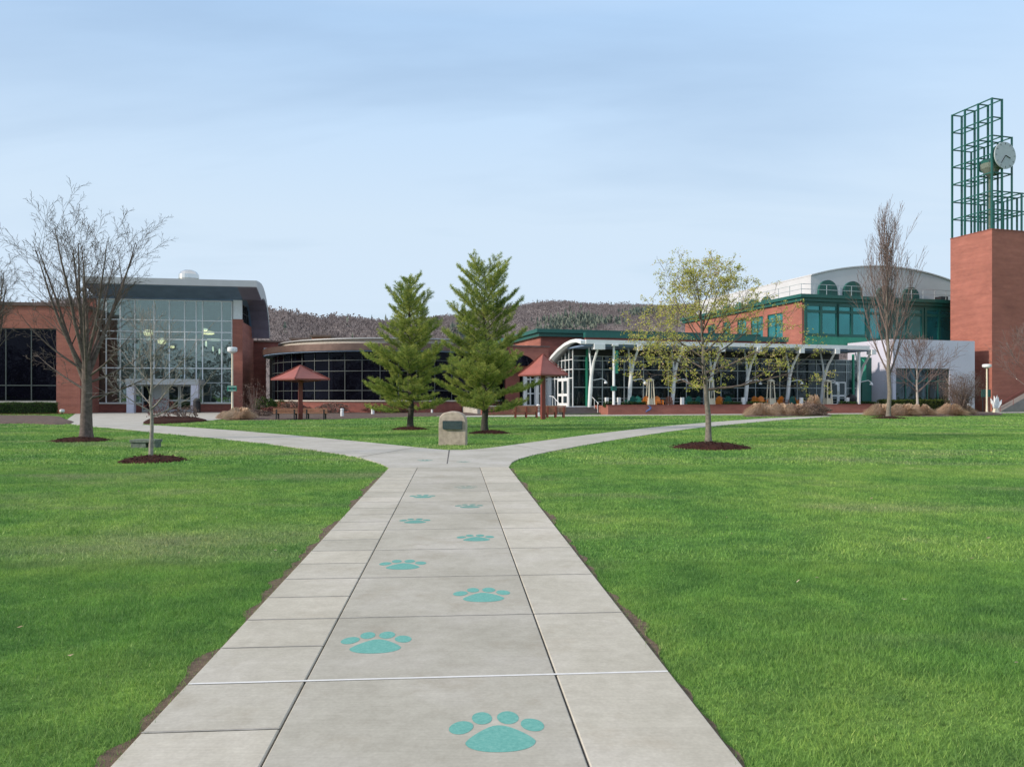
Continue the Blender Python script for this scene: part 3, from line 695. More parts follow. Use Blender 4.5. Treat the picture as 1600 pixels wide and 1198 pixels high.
def pine(px, py, ztop, label, seed, wid, prof):
    x, y = G(px, py); rr = random.Random(seed); t = thing('pine_tree', label, 'tree', (x, y, 0), 0, 'two pines in front of the rotunda')
    mb = MB(); flare(mb, (x, y, 0), .15, .5); n = 12
    pts = [Vector((x+.05*math.sin(i*1.3), y+.04*math.cos(i), .4+(ztop-.4)*i/n)) for i in range(n+1)]
    mb.tube(pts, [max(.012, .15*(1-i/n*.94)) for i in range(n+1)], 9, cap=False)
    mb.build('trunk', M['bark_pine'], t, smooth=True, fixn=False)
    bm_ = MB(); PTS = []; DIR = []
    z = .95; k = 0
    while z < ztop-.2:
        f = (z-1.1)/(ztop-1.1); nb = 6; off = rr.random()*6
        for j in range(nb):
            az = off+j*2*math.pi/nb+rr.uniform(-.3, .3); L = wid*interp(f, prof)*rr.uniform(.45, 1.25)
            el = R(-3+44*f+rr.uniform(-9, 9)); seg = 7; p = Vector((x, y, z+rr.uniform(-.1, .1))); dv = Vector((math.cos(az)*math.cos(el), math.sin(az)*math.cos(el), math.sin(el))); q = [p]
            for i in range(seg):
                dv = (dv+Vector((rr.uniform(-.09, .09), rr.uniform(-.09, .09), .075))).normalized(); q.append(q[-1]+dv*L/seg)
            bm_.tube(q, [max(.006, .035*(1-f*.6)*(1-i/seg*.9)) for i in range(seg+1)], 4, cap=False)
            ns = max(3, int(L*7.5))
            for s in range(ns):
                g_ = .22+.78*(s+rr.random())/ns; xx = g_*seg; i = min(seg-1, int(xx)); base = q[i].lerp(q[i+1], xx-i)
                ax = (q[i+1]-q[i]).normalized(); sd = ax.cross(Vector((0, 0, 1))).normalized()*(1 if s % 2 else -1)
                dl = (ax*.75+sd*rr.uniform(.35, 1.1)+Vector((0, 0, rr.uniform(.0, .5)))).normalized(); ll = L*.42*(1.12-g_)+.19
                tip = base+dl*ll; bm_.tube([base, tip], [.008, .004], 3, cap=False)
                m = max(2, int(ll/.085))
                for e in range(m):
                    PTS.append(base.lerp(tip, (e+.6)/m)); DIR.append(dl)
            PTS.append(q[-1]); DIR.append(dv); PTS.append(q[-2]); DIR.append(dv)
        z += (.40 if f < .5 else .46)*rr.uniform(.85, 1.15)*(1.15 if f > .75 else 1)
    for e in range(10): PTS.append(Vector((x, y, ztop-.08*e))); DIR.append(Vector((0, 0, 1)))
    bm_.build('branches', M['bark_pine'], t, smooth=True, fixn=False)
    Pn = np.array([tuple(v) for v in PTS]); Dn = np.array([tuple(v) for v in DIR]); K = 21
    n = len(Pn)*K; Pn = np.repeat(Pn, K, 0)+rng.normal(0, .030, (n, 3)); Dn = np.repeat(Dn, K, 0)
    r3 = rng.normal(0, 1, (n, 3)); r3 /= np.linalg.norm(r3, axis=1)[:, None]
    nd = Dn*.75+r3*.9; nd /= np.linalg.norm(nd, axis=1)[:, None]; nl = rng.uniform(.07, .13, n)[:, None]
    sd = np.cross(nd, rng.normal(0, 1, (n, 3))); sd /= np.linalg.norm(sd, axis=1)[:, None]+1e-9; wd = .0085
    V = np.stack([Pn-sd*wd, Pn+sd*wd, Pn+nd*nl], 1).reshape(-1, 3)
    npmesh('needles', V, 3, M['needles'], np.clip(rng.random(n)*.5+.25+np.repeat(rng.random(len(PTS)), K)*.6-.25, 0, 1), t)
    print('pine needles', n); return t

big_tree(135, 688, 'large bare tree with a thick trunk in front of the left brick wing', 21)
mound('mulch_ring', *G(126, 689), 1.0, .14, 'dark mulch ring round the thick trunk of the large bare tree', 1)
big_tree(-12, 668, 'bare tree half out of frame at the far left edge', 34, hgt=9.6, leaders=9, zfork=4.0, r0=.20, spread=(8, 34), lowb=False)
Psm = dict(seg=[6, 4, 3], up=[.05, .03, .02], wob=.09, rmin=.004, taper=.85, lev=2, kids=[8, 4], lo=[.2, .2], ang=[(25, 50), (25, 55)], len=[(.4, .6), (.4, .6)], rk=.5, L0=(.50, .72))
simple_tree(236, 714, 'small young bare tree with a thin pale trunk near the stone slab', 5, Psm, 1.15, .052, 2.6, 12, (20, 62), 'bark_lt', low=((1.0, 1, .2, .5, 1.4), (1.15, -1, -.3, .6, 1.2)))
mound('mulch_ring', *G(238, 720), .78, .13, 'dark mulch ring round the small young bare tree', 2)
PROF1 = [(0, .75), (.15, 1.0), (.28, .95), (.42, .82), (.58, .80), (.72, .70), (.86, .42), (1, .12)]
PROF2 = [(0, .75), (.12, 1.02), (.28, .95), (.45, .74), (.6, .80), (.75, .90), (.88, .66), (1, .15)]
pine(641, 668, H+(HY-431)*38.3/F, 'shorter pine left of the stone monument', 8, 2.3, PROF1)
mound('mulch_ring', *G(640, 671), .92, .13, 'dark mulch ring under the shorter left pine', 3)
pine(757, 672.5, H+(HY-421)*34.9/F, 'taller pine with an airy top right of the stone monument', 13, 2.35, PROF2)
mound('mulch_ring', *G(764, 677), .92, .13, 'dark mulch ring under the taller right pine', 4)
Pbud = dict(seg=[7, 5, 3, 3], up=[.02, .03, .02, 0], wob=.08, rmin=.005, taper=.82, lev=3, kids=[6, 4, 3], lo=[.30, .3, .3], ang=[(25, 48), (25, 50), (30, 60)], len=[(.42, .62), (.42, .62), (.4, .6)], rk=.5, L0=(.66, .92))
simple_tree(1107, 690, 'round young tree with yellow green spring leaves in front of the glass pavilion', 17, Pbud, 1.7, .105, 3.75, 23, (14, 86), 'bark_mid', leaf=dict(n=8, size=.036, spread=.06, mat='buds', keep=.60), name='budding_tree', grp=None, lean=(-.35, 0), cmat='bark_big')
mound('mulch_ring', *G(1110, 699.5), 1.22, .17, 'widest dark mulch ring, under the budding tree right of the path', 5)
Pcol = dict(seg=[9, 5, 4], up=[.13, .10, .05], wob=.05, rmin=.010, taper=.88, lev=2, kids=[11, 6], lo=[.12, .15], ang=[(14, 30), (14, 30)], len=[(.22, .40), (.4, .6)], rk=.45, L0=(.50, .74))
simple_tree(1388, 652, 'tall narrow bare tree in front of the grey wall', 23, Pcol, 2.8, .17, 11.9, 24, (6, 24), 'bark_mid', cmat='bark_twig', lean=(-.1, 0))
mound('mulch_ring', *G(1388, 653.5), 1.25, .14, 'flat mulch ring under the tall narrow bare tree', 6)
Pw = dict(seg=[6, 4, 3], up=[.06, .04, .02], wob=.09, rmin=.012, taper=.85, lev=2, kids=[9, 5], lo=[.25, .2], ang=[(22, 45), (25, 50)], len=[(.4, .6), (.4, .6)], rk=.5, L0=(.6, .85))
simple_tree(1433, 647, 'small bare tree with a whitish trunk beside the clipped hedge', 29, Pw, 2.0, .13, 4.6, 13, (18, 60), 'bark_white', cmat='bark_twig', low=((1.9, 1, -.2, .75, 4.2), (2.0, -1, -.2, .5, 3.2)))
Pv = dict(Pw, lev=2, kids=[10, 6], rmin=.01, L0=(.75, 1.0))
simple_tree(1604, 645, 'sparse bare tree at the right edge against the brick tower', 31, Pw, 2.2, .09, 5.6, 12, (20, 55), 'bark_twig', cmat='bark_twig')

def shrub(name, label, px, py, w, h, mat, seed, n=2600, leaf=.07, grp=None, sq=.8, twig=True, d=None, z0=0.0, cat='shrub', lift=.5, fan=False):
    if d: x, y = (px-CX)*d/F, d
    else: x, y = G(px, py)
    rr = np.random.default_rng(seed); t = thing(name, label, cat, (x, y, z0), 0, grp)
    if twig:
        mb = MB(); r2 = random.Random(seed)
        for k in range(110 if fan else 16):
            a = r2.random()*6.28; e = r2.uniform(.2, 1)
            tip = Vector((x+math.cos(a)*w*.45*e, y+math.sin(a)*w*.45*e*sq, z0+h*r2.uniform(.6, .95))); b = Vector((x+math.cos(a)*.06, y+math.sin(a)*.06, z0))
            mb.tube([b, b.lerp(tip, .5)+Vector((0, 0, h*.08)), tip], [.02, .013, .005], 3, cap=False)
        mb.build('stems', M['bark_twig'], t, fixn=False)
    u = rr.normal(0, 1, (n, 3)); u /= np.linalg.norm(u, axis=1)[:, None]; rad = rr.uniform(.05 if fan else .55, 1, n)**.5
    lump = 1+.22*np.sin(u[:, 0]*5+seed)*np.sin(u[:, 1]*4+seed*2)+.15*np.sin(u[:, 2]*7+u[:, 0]*6+seed)
    C = u*(rad*lump)[:, None]*np.array([w/2, w/2*sq, h/2]); C[:, 2] = np.abs(C[:, 2]+h*lift)*1.0
    if fan: C[:, :2] *= (.30+.75*np.clip(C[:, 2]/(h*.62), 0, 1))[:, None]
    C += np.array([x, y, z0])
    a = rr.normal(0, 1, (n, 3)); a /= np.linalg.norm(a, axis=1)[:, None]; b = np.cross(a, rr.normal(0, 1, (n, 3))); b /= np.linalg.norm(b, axis=1)[:, None]
    s = leaf*rr.uniform(.6, 1.3, n)[:, None]
    V = np.stack([C-a*s, C+b*s*.5, C+a*s, C-b*s*.5], 1).reshape(-1, 3); npmesh('foliage', V, 4, M[mat], rr.random(n), t); return t
def hedge(label, fr, u0, u1, v0, v1, z0, z1, seed, mat='hedge', dens=260, leaf=.05, grp='clipped hedges'):
    c = fr.w((u0+u1)/2, (v0+v1)/2, z0); t = thing('clipped_hedge', label, 'hedge', c, 0, grp); rr = np.random.default_rng(seed)
    mb = MB(); mb.box(fr, u0+.08, u1-.08, v0+.08, v1-.08, z0, z1-.07); mb.build('stems', M['hedge_core'], t)
    A = [(u1-u0)*(z1-z0)]*2+[(v1-v0)*(z1-z0)]*2+[(u1-u0)*(v1-v0)]; P = []
    for i, a in enumerate(A):
        n = int(a*dens); r1, r2 = rr.random(n), rr.random(n); j = rr.normal(0, .03, n)+.03*np.sin(r1*(u1-u0)*3)
        U_ = u0+(u1-u0)*r1; V_ = v0+(v1-v0)*r1; Z_ = z0+(z1-z0)*r2
        q = [(U_, v0+j, Z_), (U_, v1+j, Z_), (u0+j, V_, Z_), (u1+j, V_, Z_), (U_, v0+(v1-v0)*r2, z1+j)][i]
        q = np.stack([np.broadcast_to(e, (n,)) for e in q], 1); P.append(q)
    q = np.concatenate(P); n = len(q); C = np.stack([fr.o[0]+q[:, 0]*fr.c-q[:, 1]*fr.s, fr.o[1]+q[:, 0]*fr.s+q[:, 1]*fr.c, q[:, 2]], 1)
    a = rr.normal(0, 1, (n, 3)); a /= np.linalg.norm(a, axis=1)[:, None]; b = np.cross(a, rr.normal(0, 1, (n, 3))); b /= np.linalg.norm(b, axis=1)[:, None]; s = leaf*rr.uniform(.6, 1.4, n)[:, None]
    npmesh('foliage', np.stack([C-a*s, C+b*s*.55, C+a*s, C-b*s*.55], 1).reshape(-1, 3), 4, M[mat], rr.random(n), t); return t
M['hedge_core'] = plain('dark_hedge_twigs', (.015, .022, .010), 1, var=.3)
def tuft(label, px, py, w, h, seed, n=6500, mat='tan', d=None):
    x, y = G(px, py)
    if d: x, y = (px-CX)*d/F, d
    rr = np.random.default_rng(seed); t = np.zeros((n, 3, 3)); a = rr.random(n)*6.283; r0 = rr.random(n)*w*.22; out = rr.uniform(.35, 1, n)
    bx = x+np.cos(a)*r0; by = y+np.sin(a)*r0; hx = h*rr.uniform(.35, 1.15, n)*(1-.40*out**2)*(1+.18*np.sin(a*3+seed))
    t[:, 0] = np.stack([bx-.006, by, 0*a], 1); t[:, 1] = np.stack([bx+.012+np.cos(a)*w*.18*out, by+np.sin(a)*w*.15*out, hx*.95], 1); t[:, 2] = np.stack([bx+np.cos(a)*(w*.22*out+.014), by+np.sin(a)*w*.2*out, hx*.9], 1)
    # drooping outer half
    t2 = t.copy(); t2[:, 0] = t[:, 1]; t2[:, 1] = t[:, 1]+np.array([.02, .0, -.02]); t2[:, 2] = np.stack([bx+np.cos(a)*w/2*out*1.15, by+np.sin(a)*w/2*out*.9, hx*rr.uniform(.1, .75, n)], 1)
    t = np.concatenate([t, t2]); o = npmesh('ornamental_grass', t.reshape(-1, 3), 3, M[mat], rr.random(2*n)); tag(o, label, 'grass clump', 'dormant ornamental grass clumps'); return o
# ================================================================== building helpers
def bx(fr, u0, u1, v0, v1, z0, z1, name, mat, parent): return MB().box(fr, u0, u1, v0, v1, z0, z1).build(name, M[mat], parent)
def grid(parent, name, fr, us, zs, v, mat, gmat, w=.06, axis='u', dep=.07, skip=()):
    """window: one frame of mullions and transoms, with its glass as a sub-part"""
    mb = MB()
    def q(a0, a1, b0, b1, z0, z1):
        if axis == 'u': mb.box(fr, a0, a1, b0, b1, z0, z1)
        else: mb.box(fr, b0, b1, a0, a1, z0, z1)
    ua, ub, za, zb = us[0], us[-1], zs[0], zs[-1]
    for i, u in enumerate(us): q(u-w/2, u+w/2, v-dep, v+dep, za, zb)
    for j, z in enumerate(zs):
        if j in skip: continue
        for a, b in zip(us, us[1:]): q(a+w/2, b-w/2, v-dep*.8, v+dep*.8, z-(w/2 if 0 < j < len(zs)-1 else (0 if j == 0 else w)), z+(w/2 if 0 < j < len(zs)-1 else (w if j == 0 else 0)))
    f = mb.build(name, M[mat], parent)
    mb = MB()
    if axis == 'u': mb.box(fr, ua+w/2, ub-w/2, v-.012, v+.012, za+w*.9, zb-w*.9)
    else: mb.box(fr, v-.012, v+.012, ua+w/2, ub-w/2, za+w*.9, zb-w*.9)
    mb.build('pane', M[gmat], f); return f
def door(parent, fr, u0, u1, z0, z1, v, leaves_=2, mat='white', gmat='glass_pav', axis='u', w=.12):
    mb = MB(); out = []
    n = leaves_; W = (u1-u0)/n
    for k in range(n):
        a = u0+k*W+.01; b = a+W-.02; mb = MB(); gb = MB()
        def q(m, a0, a1, b0, b1, zz0, zz1):
            if axis == 'u': m.box(fr, a0, a1, b0, b1, zz0, zz1)
            else: m.box(fr, b0, b1, a0, a1, zz0, zz1)
        zm = z0+(z1-z0)*.42
        q(mb, a, a+w, v-.04, v+.04, z0, z1); q(mb, b-w, b, v-.04, v+.04, z0, z1)
        for za, zb in ((z0, z0+w*1.6), (zm-w*.6, zm+w*.6), (z1-w, z1)): q(mb, a+w, b-w, v-.035, v+.035, za, zb)
        d_ = mb.build('door', M[mat], parent)
        q(gb, a+w, b-w, v-.01, v+.01, z0+w*1.6, zm-w*.6); q(gb, a+w, b-w, v-.01, v+.01, zm+w*.6, z1-w)
        gb.build('pane', M[gmat], d_)
        hb = MB(); hx = b-w*.5 if k % 2 == 0 else a+w*.5; q(hb, hx-.02, hx+.02, v-.1, v-.041, zm+.1, zm+.45); hb.build('handle', M['steel'], d_)

# ================================================================== left: glass atrium building
L = LF
Lu = lambda px, v=0: L.U(px, v)
zL = lambda px, py, v=0: L.z(px, py, v)
uW = Lu(150); zt = zL(260, 467); zs_ = zL(260, 631)
A = thing('atrium_building', 'brick building with a tall glass front under a big curved grey roof', 'building', L.w(uW/2, 0))
v0w = .0
bx(L, Lu(363), 0, 0, .45, 0, zL(370, 499), 'pier', 'brick', A)
bx(L, Lu(364.5), -.06, -.03, .3, zL(370, 498.6), zL(370, 469), 'corner_panel', 'white', A)
bx(L, -.45, -.003, .46, 7.2, 0, 9.2, 'side_wall', 'brick', A)
bx(L, uW-.9, uW, 0, 7.2, 0, 11.3, 'side_wall', 'brick', A)
bx(L, uW, -.45, 6.9, 7.2, 0, 8.9, 'back_wall', 'midint', A)
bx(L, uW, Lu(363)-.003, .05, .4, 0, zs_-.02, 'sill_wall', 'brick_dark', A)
bx(L, uW, Lu(363)-.004, -.02, .45, zs_-.018, zs_+.08, 'sill', 'cap', A)
bx(L, uW, -.46, .45, 6.89, .0, .12, 'floor', 'intfloor', A)
bx(L, uW+.2, -.5, 4.2, 6.88, 4.3, 4.75, 'mezzanine', 'midint', A)
us = [Lu(p) for p in (151, 165, 187, 210, 240, 264, 288, 306, 316, 346, 362)]
zz = [zL(260, p) for p in (630, 575, 530, 518, 500, 468)]
grid(A, 'curtain_wall', L, us, zz, .2, 'white', 'glass_atrium', w=.10)
mb = MB()
for p in (212, 311): mb.box(L, Lu(p)-.26, Lu(p)+.26, .45, .9, .12, zt-.2)
mb.build('inner_column', M['white'], A)
grid(A, 'lower_transom', L, [Lu(307), Lu(316), Lu(346), Lu(362)], [zL(330, 598)-.04, zL(330, 598)+.04], .06, 'mull', 'glass_atrium', w=.05)
# side clerestory
grid(A, 'side_window', L, [.5, 1.8, 3.1, 4.4, 5.6], [9.22, 10.2, 11.1], -.2, 'mull_dark', 'glass_dark', w=.07, axis='v')
# roof
uR = Lu(401, -3.2); uL = Lu(128, -3.2)
outer = [(-3.2, 12.98), (-1.5, 13.1), (0, 13.15), (1.3, 13.0), (2.6, 12.6), (3.8, 11.95), (4.8, 11.1), (5.6, 10.1), (6.2, 9.0), (6.5, 8.1)]
inner = [(6.2, 8.1), (5.85, 9.0), (5.2, 10.0), (4.4, 10.85), (3.5, 11.45), (2.4, 11.8), (1.2, 11.78), (0, 11.55), (-3.2, 12.35)]
MB().ext(outer+inner, lambda v, z: L.w(uL, v, z), lambda v, z: L.w(uR, v, z)).build('roof', M['fascia'], A)
ins = list(reversed(inner)); off = [(v, z-.03) for v, z in ins]; off2 = [(v, z-.09) for v, z in ins]
off[0] = (-3.1, off[0][1]); off2[0] = (-3.05, off2[0][1])
MB().ext(off+off2[::-1], lambda v, z: L.w(uL+.1, v, z), lambda v, z: L.w(.02, v, z)).build('soffit', M['soffit'], A)
MB().ext(off+off2[::-1], lambda v, z: L.w(.03, v, z), lambda v, z: L.w(uR-.05, v, z)).build('soffit', M['soffit_side'], A)
bx(L, uW-.85, -.1, .02, .3, zt-.06, zt+.16, 'head_beam', 'soffit', A)
# pale end strip
c = L.w(Lu(295, 2), 2, 13.0)
MB().lathe(c, [(.55, 0), (.55, .45), (.95, .5), (1.0, .75), (.98, 1.15), (.8, 1.45), (.45, 1.62), (.1, 1.66)], 20).build('roof_vent', M['steel'], A, smooth=False)
# entrance canopy
EC = [Lu(205, -2.6), Lu(305, -2.6)]; zc = zL(255, 592, -2.6)
e = MB(); e.box(L, EC[0]-.4, EC[1]+.4, -3.0, -.02, zc-.55, zc); ep = e.build('entrance_canopy', M['fascia'], A)
for u in EC: bx(L, u-.33, u+.33, -2.93, -2.27, 0, zc-.553, 'column', 'lav', ep)
bx(L, Lu(222), Lu(311), -.10, .04, 0, .1, 'threshold', 'cap', A)
bx(L, Lu(240), Lu(262), -.08, -.02, .1, 2.9, 'door_surround', 'mull', A)
door(A, L, Lu(262), Lu(300), .1, 2.75, -.06, 2, 'mull', 'glass_pav', w=.14)
door(A, L, Lu(222), Lu(240), .1, 2.75, -.06, 1, 'mull', 'glass_pav', w=.14)
# hanging lamps inside
for i, (px, py, w, h, dv, k) in enumerate(((232, 520, 15, 9, 1.6, 'lamp'), (233, 530, 11, 3, 1.6, 'lampw'), (253, 533, 13, 9, 2.6, 'lamp'), (268, 542, 9, 4, 3.2, 'lamp'), (325, 520, 20, 5, 1.5, 'lamp'), (335, 531, 24, 2.5, 1.6, 'lampw'), (322, 537, 3, 9, 2.2, 'lampw'), (333, 545, 3, 8, 2.6, 'lampw'), (343, 549, 3, 8, 2.8, 'lampw'), (320, 515, 9, 4, 1.3, 'lampw'))):
    d = L.d(L.U(px, dv), dv); u = L.U(px, dv); z = L.z(px, py, dv); a = w*d/F/2; b = h*d/F/2
    c = L.w(u, dv, z); t = thing('pendant_lamp', ['square warm pendant lamp highest on the left behind the atrium glass', 'thin pale strip lamp under the highest left pendant in the atrium', 'warm amber pendant lamp second from the left inside the atrium', 'small warm pendant lamp third from the left inside the atrium', 'wide warm lamp behind the right bays of the atrium glass', 'long pale strip lamp below the wide warm lamp', 'slim upright pale lamp, highest of three on the right', 'slim upright pale lamp, middle of three on the right', 'slim upright pale lamp, lowest of three on the right', 'small pale lamp just left of the wide warm lamp'][i], 'lamp', c, 0, 'lamps hanging in the atrium')
    MB().lathe((c.x, c.y, c.z-b), [(a*.55, 0), (a*.9, b*.3), (a, b), (a*.9, b*1.7), (a*.5, b*2)], 10).build('lamp_shade', M[k], t)
    MB().tube([(c.x, c.y, c.z+b), (c.x, c.y, 11.4)], .015, 4).build('cord', M['black'], t)
# left wing of brick
WG = thing('brick_wing', 'low brick wing with a wide dark window at the left edge', 'building', L.w(Lu(60, -5), -5))
uw1 = Lu(125, -5); vw = -5; zr = zL(60, 478, -5); za, zb = zL(60, 627, -5), zL(60, 513, -5); u87 = Lu(88, -5); uM = Lu(-110, -5)
bx(L, u87, uw1, vw, vw+.4, 0, zr, 'pier', 'brick', WG)
bx(L, uM, u87-.002, vw, vw+.4, 0, za, 'wall', 'brick', WG)
bx(L, uM, u87-.002, vw, vw+.4, zb, zr, 'wall', 'brick', WG)
bx(L, uw1-.4, uw1-.002, vw+.41, -.02, 0, zr, 'side_wall', 'brick', WG)
bx(L, uM-.2, uw1+.15, vw-.15, 7, zr, zr+.3, 'roof', 'copper', WG)
grid(WG, 'window', L, [uM, Lu(-60, -5), Lu(-25, -5), Lu(8, -5), Lu(48, -5), u87-.01], [za, zL(60, 602, -5), zb-.01], vw+.2, 'mull_dark', 'glass_dark', w=.09)
bx(L, uM, u87, vw-.06, vw+.02, za-.1, za+.04, 'sill', 'cap', WG)
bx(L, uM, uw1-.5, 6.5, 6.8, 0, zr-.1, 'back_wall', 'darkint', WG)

# linking brick block right of the atrium
uA, uB = Lu(385, 7.25), Lu(415, 7.25); uC = Lu(476, 7.25); zk = zL(400, 532, 7.25)
K = thing('brick_link_block', 'low brick block joining the atrium to the curved dark glass building', 'building', L.w(uB, 7.25))
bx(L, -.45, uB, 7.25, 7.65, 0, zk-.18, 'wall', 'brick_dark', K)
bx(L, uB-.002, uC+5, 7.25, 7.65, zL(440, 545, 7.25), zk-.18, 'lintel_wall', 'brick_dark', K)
bx(L, -.45, uC+5.3, 7.1, 13, zk-.178, zk, 'roof', 'copper', K)
bx(L, uB, uC+3, 10.5, 10.8, 0, zk-.3, 'recess_wall', 'black', K)
bx(L, uB-.1, Lu(440, 6.9), 6.6, 7.24, zL(425, 547, 6.9), zL(425, 544, 6.9), 'door_hood', 'white', K)
bx(L, Lu(402, 7.9), Lu(403.5, 7.9), 7.7, 7.9, zk+.001, zk+1.0, 'flue', 'steel', K)

# ================================================================== curved dark glass rotunda
RC = Vector((-12.1, 84, 0)); RR = 14.0
T = thing('rotunda', 'low round building with dark glass wall and bronze roof edge behind the pines', 'building', RC)
def ring(name, mat, r0, r1, z0, z1, a0=-180, a1=0, n=72, parent=T):
    mb = MB(); vs = []
    for k in range(n+1):
        a = R(a0+(a1-a0)*k/n); c_, s_ = math.cos(a), math.sin(a)
        for r, z in ((r0, z0), (r1, z0), (r1, z1), (r0, z1)): vs.append((RC.x+r*c_, RC.y+r*s_, z))
    fs = [(k*4+i, k*4+(i+1) % 4, k*4+4+(i+1) % 4, k*4+4+i) for k in range(n) for i in range(4)]+[(0, 1, 2, 3), (4*n+3, 4*n+2, 4*n+1, 4*n)]
    return mb.add(vs, fs).build(name, M[mat], parent)
zsill = 1.22; zgl = 5.80
ring('base_wall', 'brick_dark', 13.2, 13.52, 0, zsill-.1); ring('sill', 'cap', 13.1, 13.62, zsill-.098, zsill+.04)
gl = ring('glass_wall', 'glass_dark', 13.36, 13.4, zsill+.04, zgl)
mb = MB()
for k in range(25):
    a = R(-176+k*7.16); c_ = Vector((RC.x+13.4*math.cos(a), RC.y+13.4*math.sin(a), 0)); f2 = Fr(c_.x, c_.y, math.degrees(a)+90); mb.box(f2, -.03, .03, -.06, .08, zsill+.04, zgl)
mb.build('mullions', M['mull_dark'], gl)
for z in (2.15, 3.95, 4.95): ring('transom', 'mull_dark', 13.34, 13.475, z-.03, z+.03, parent=gl)
ring('fascia', 'copper', 13.6, 14.5, zgl+.002, zgl+.55)
ring('soffit', 'soffit', 13.0, 14.4, zgl-.10, zgl)
ring('roof', 'copper', 0.5, 14.3, zgl+.552, zgl+.65)
ring('upper_drum', 'cap', 12.2, 12.6, zgl+.66, zgl+1.15); ring('upper_roof', 'fascia', .5, 12.9, zgl+1.152, zgl+1.25)
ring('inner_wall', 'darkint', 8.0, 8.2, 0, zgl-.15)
# brick houses far behind the link roof
def farhouse(px0, px1, py0, d, label, wins):
    f = Fr(0, d, 0); x0, x1 = (px0-CX)*d/F, (px1-CX)*d/F; z1 = H+(HY-py0)*d/F
    t = thing('distant_house', label, 'house', ((x0+x1)/2, d, 0), 0, 'brick houses beyond the roofs')
    bx(f, x0, x1, 0, 8, 0, z1, 'wall', 'brick', t)
    bx(f, x0-.4, x1+.4, -.4, 8.4, z1+.002, z1+.5, 'roof', 'copper', t)
    for k in range(wins):
        u = x0+(x1-x0)*(k+.5)/wins
        grid(t, 'window', f, [u-.7, u+.7], [z1-2.6, z1-.9], -.04, 'white', 'glass_dark', w=.12)
farhouse(487, 515, 526.5, 190, 'distant brick house with two windows above the rotunda roof', 2)
farhouse(455, 482, 531, 200, 'lower distant brick house left of the other', 2)

# ================================================================== right: terrace
Rg = RF
U = Rg.U
zTf = .66
TW = thing('terrace_wall', 'long low brick terrace wall with planting in front of the glass pavilion', 'wall', Rg.w(15, 0))
u0 = U(950, 0); u1 = U(1372, 0)
bx(Rg, u0, u1, 0, .3, 0, .80, 'wall', 'brick', TW)
bx(Rg, u0+.002, u0+.3, .302, 3.2, 0, .80, 'wall_return', 'brick', TW)
bx(Rg, u0-.05, u1, -.05, .35, .802, .87, 'coping', 'brick_dark', TW)
# blue painted squiggle
c = Rg.w(U(1016, -.02), -.012, .45)
mb = MB()
pts = [Rg.w(U(1016, 0)-.25+.28*math.sin(k*.5), -.02, .80-.07*k) for k in range(9)]
mb.tube(pts, [.04, .07, .09, .1, .1, .09, .08, .06, .03], 6); mb.build('painted_mark', M['blue'], TW)
ter = MB(); ter.box(Rg, u0+.31, u1+2, .31, 12, 0, zTf); ter.box(Rg, -8.5, u0+.309, 3.25, 12, 0, zTf)
o = ter.build('terrace_floor', M['conc2']); o['kind'] = 'structure'
ST = thing('entrance_steps', 'brown grey steps up to the pavilion doors', 'steps', Rg.w(-1, 2))
us0 = U(868, 2.2)
for k in range(4): bx(Rg, us0, u0-.02, 1.65+.38*k, 1.65+.38*(k+1)-.003 if k < 3 else 3.24, 0, .165*(k+1)-.02*(k == 3), 'step', 'steps', ST)
bx(Rg, us0, u0, 3.245, 3.6, .642, .70, 'landing_edge', 'white', ST)
LW = thing('landing_wall', 'short brick wall beside the steps behind the right benches', 'wall', Rg.w(-4, 3))
bx(Rg, -8.5, us0-.02, 1.7, 2.0, 0, .72, 'wall', 'brick', LW); bx(Rg, -8.6, us0-.02, 1.65, 2.05, .722, .80, 'coping', 'cap', LW)
for nm, ux in (('left', us0+.12), ('right', u0-.25)):
    t = thing('handrail', 'white metal handrail on the %s side of the steps' % nm, 'handrail', Rg.w(ux, 2.4), 0, 'handrails of the entrance steps')
    MB().tube([Rg.w(ux, 1.5, .95), Rg.w(ux, 1.75, 1.05), Rg.w(ux, 3.2, 1.6), Rg.w(ux, 4.2, 1.62)], .03, 6).build('rail', M['white'], t)
    for v_, z0_, z1_ in ((1.75, 0, 1.05), (2.5, .45, 1.33), (3.3, zTf, 1.6)):
        MB().tube([Rg.w(ux, v_, z0_), Rg.w(ux, v_, z1_)], .025, 6).build('post', M['white'], t)
# terrace railing
RL = thing('terrace_railing', 'thin pale railing with short white posts along the terrace', 'railing', Rg.w(15, .8, zTf))
mb = MB()
for z in (1.42, 1.12): mb.bar(Rg.w(u0+.3, 3.0, z), Rg.w(U(1342, 3.0), 3.0, z), .04)
mb.build('rail', M['mull'], RL)
for px in (948, 967, 1066, 1161, 1252, 1324): bx(Rg, U(px, .9)-.13, U(px, .9)+.13, .77, 1.03, zTf, zTf+.85, 'post', 'white', RL)

# ================================================================== glass pavilion
PV = thing('glass_pavilion', 'long glass pavilion with a white canopy and leaning white struts', 'building', Rg.w(15, 3.6, zTf))
vG = 4.3; ua = U(921, 2.4)+.0; ub = U(1357, 0); zf = 6.15
uE = .75
arc = [(0, 6.1), (1.2, 6.35), (2.6, 6.35), (4.2, 6.18), (6, 5.8), (7.8, 5.25), (9.4, 4.6), (10.6, 3.95)]
zoff = .28
arc = [(v, z+zoff) for v, z in arc]
low_ = [(v, z-.28) for v, z in arc]
MB().ext(arc+low_[::-1], lambda v, z: Rg.w(-.15, v, z), lambda v, z: Rg.w(.3, v, z)).build('end_arch', M['white'], PV)
MB().ext([(v, z-.05) for v, z in arc]+[(v, z-.16) for v, z in arc][::-1], lambda v, z: Rg.w(.302, v, z), lambda v, z: Rg.w(ub, v, z)).build('roof', M['fascia'], PV)
